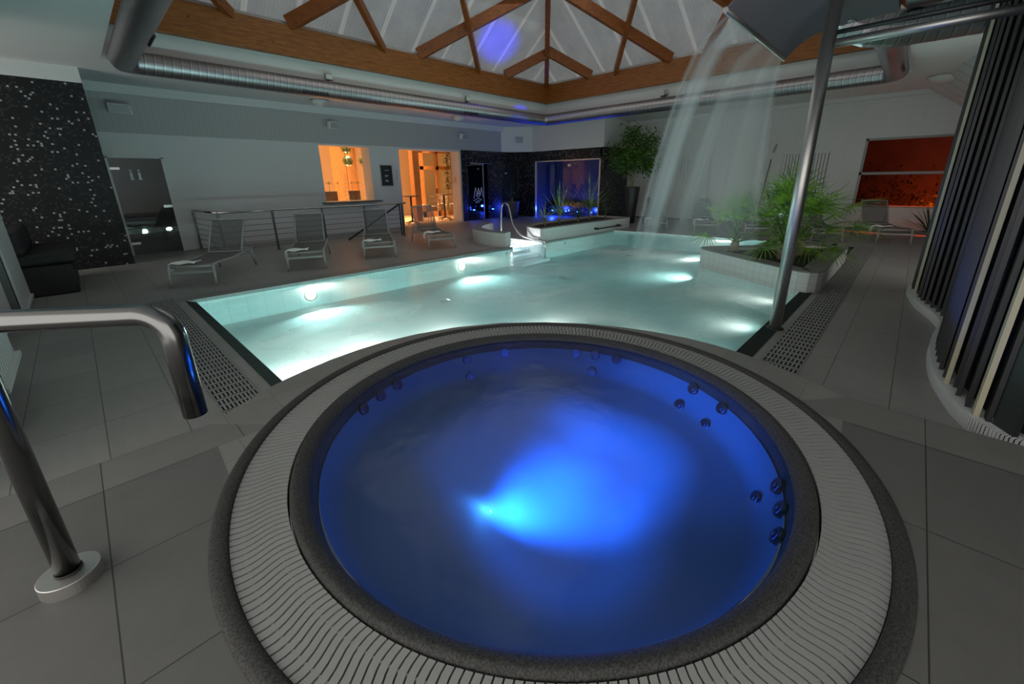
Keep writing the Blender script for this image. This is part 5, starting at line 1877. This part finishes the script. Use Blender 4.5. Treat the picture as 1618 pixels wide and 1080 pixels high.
# mirror-like glass door with emblem
d4 = thing('door_4', 'dark reflective glass shower door with a white scribbled emblem', 'door', (11.5, WY, 0), kind='structure')
M['glass_mirror'] = m_glass('reflective_dark_glass', (0.05, 0.06, 0.12), 0.10)
m = MB(); m.box(10.97, WY - 0.10, 0.02, 11.75, WY - 0.09, 2.20); m.build('pane', M['glass_mirror'], d4)
m = MB(); m.box(11.0, WY + 0.0, 0, 12.1, WY + 0.02, 2.3); m.build('recess', M['mosaic_dark'], d4)
m = MB(); m.tube([(11.05, WY - 0.12, 2.22), (12.3, WY - 0.12, 2.22)], 0.012, 8); m.build('top_bar', M['chrome_hinge'], d4)
m = MB(); m.box(11.74, WY - 0.11, 0.02, 11.76, WY - 0.08, 2.20); m.build('edge', M['chrome_hinge'], d4)
m = MB()
yk = WY - 0.106
pts = [(0.0, 0.0), (0.10, 0.42), (0.20, 0.10), (0.26, 0.40), (0.34, 0.10), (0.42, 0.42), (0.50, 0.02)]
for (a, b), (c, d) in zip(pts[:-1], pts[1:]):
    m.tube([(11.2 + a, yk, 0.88 + b), (11.2 + c, yk, 0.88 + d)], 0.012, 5)
m.tube(smooth_curve([(11.32, yk, 0.98), (11.42, yk, 1.10), (11.52, yk, 0.98), (11.42, yk, 0.92), (11.33, yk, 0.98)], 5), 0.010, 5)
m.tube(smooth_curve([(11.18, yk, 0.78), (11.4, yk, 0.86), (11.62, yk, 0.80), (11.35, yk, 0.76), (11.3, yk, 0.70), (11.5, yk, 0.72)], 5), 0.010, 5)
m.build('emblem', M['letter'], d4)
for x, z, lb in ((11.1, 0.62, 'left'), (12.15, 0.60, 'right')):
    m = MB(); m.lathe([(0.0, 0.02), (0.04, 0.015), (0.05, 0.0)], (x, WY - 0.2, z - 0.2), 12); m.build('shower_lamp', M['lens_blue'] , d4)
lamp('shower_lamp_light', 'POINT', (12.15, WY - 0.35, 0.5), 1.6, (0.02, 0.06, 1.0), 0.04)
lamp('shower_lamp_light', 'POINT', (11.2, WY - 0.35, 0.5), 0.8, (0.02, 0.06, 1.0), 0.04)
d5 = thing('door_5', 'black door with chrome handle between shower door and steam cabin', 'door', (13.3, WY, 0), kind='structure')
m = MB(); m.box(12.95, WY - 0.09, 0.02, 13.75, WY - 0.052, 2.05); m.build('leaf', M['black'], d5, bevel=0.005)
m = MB(); m.tube([(13.6, WY - 0.14, 1.02), (13.45, WY - 0.14, 1.02)], 0.018, 8); m.build('handle', M['chrome_hinge'], d5)
m = MB(); m.box(13.0, WY - 0.12, 1.82, 13.12, WY - 0.09, 1.87); m.build('closer', M['chrome_hinge'], d5)
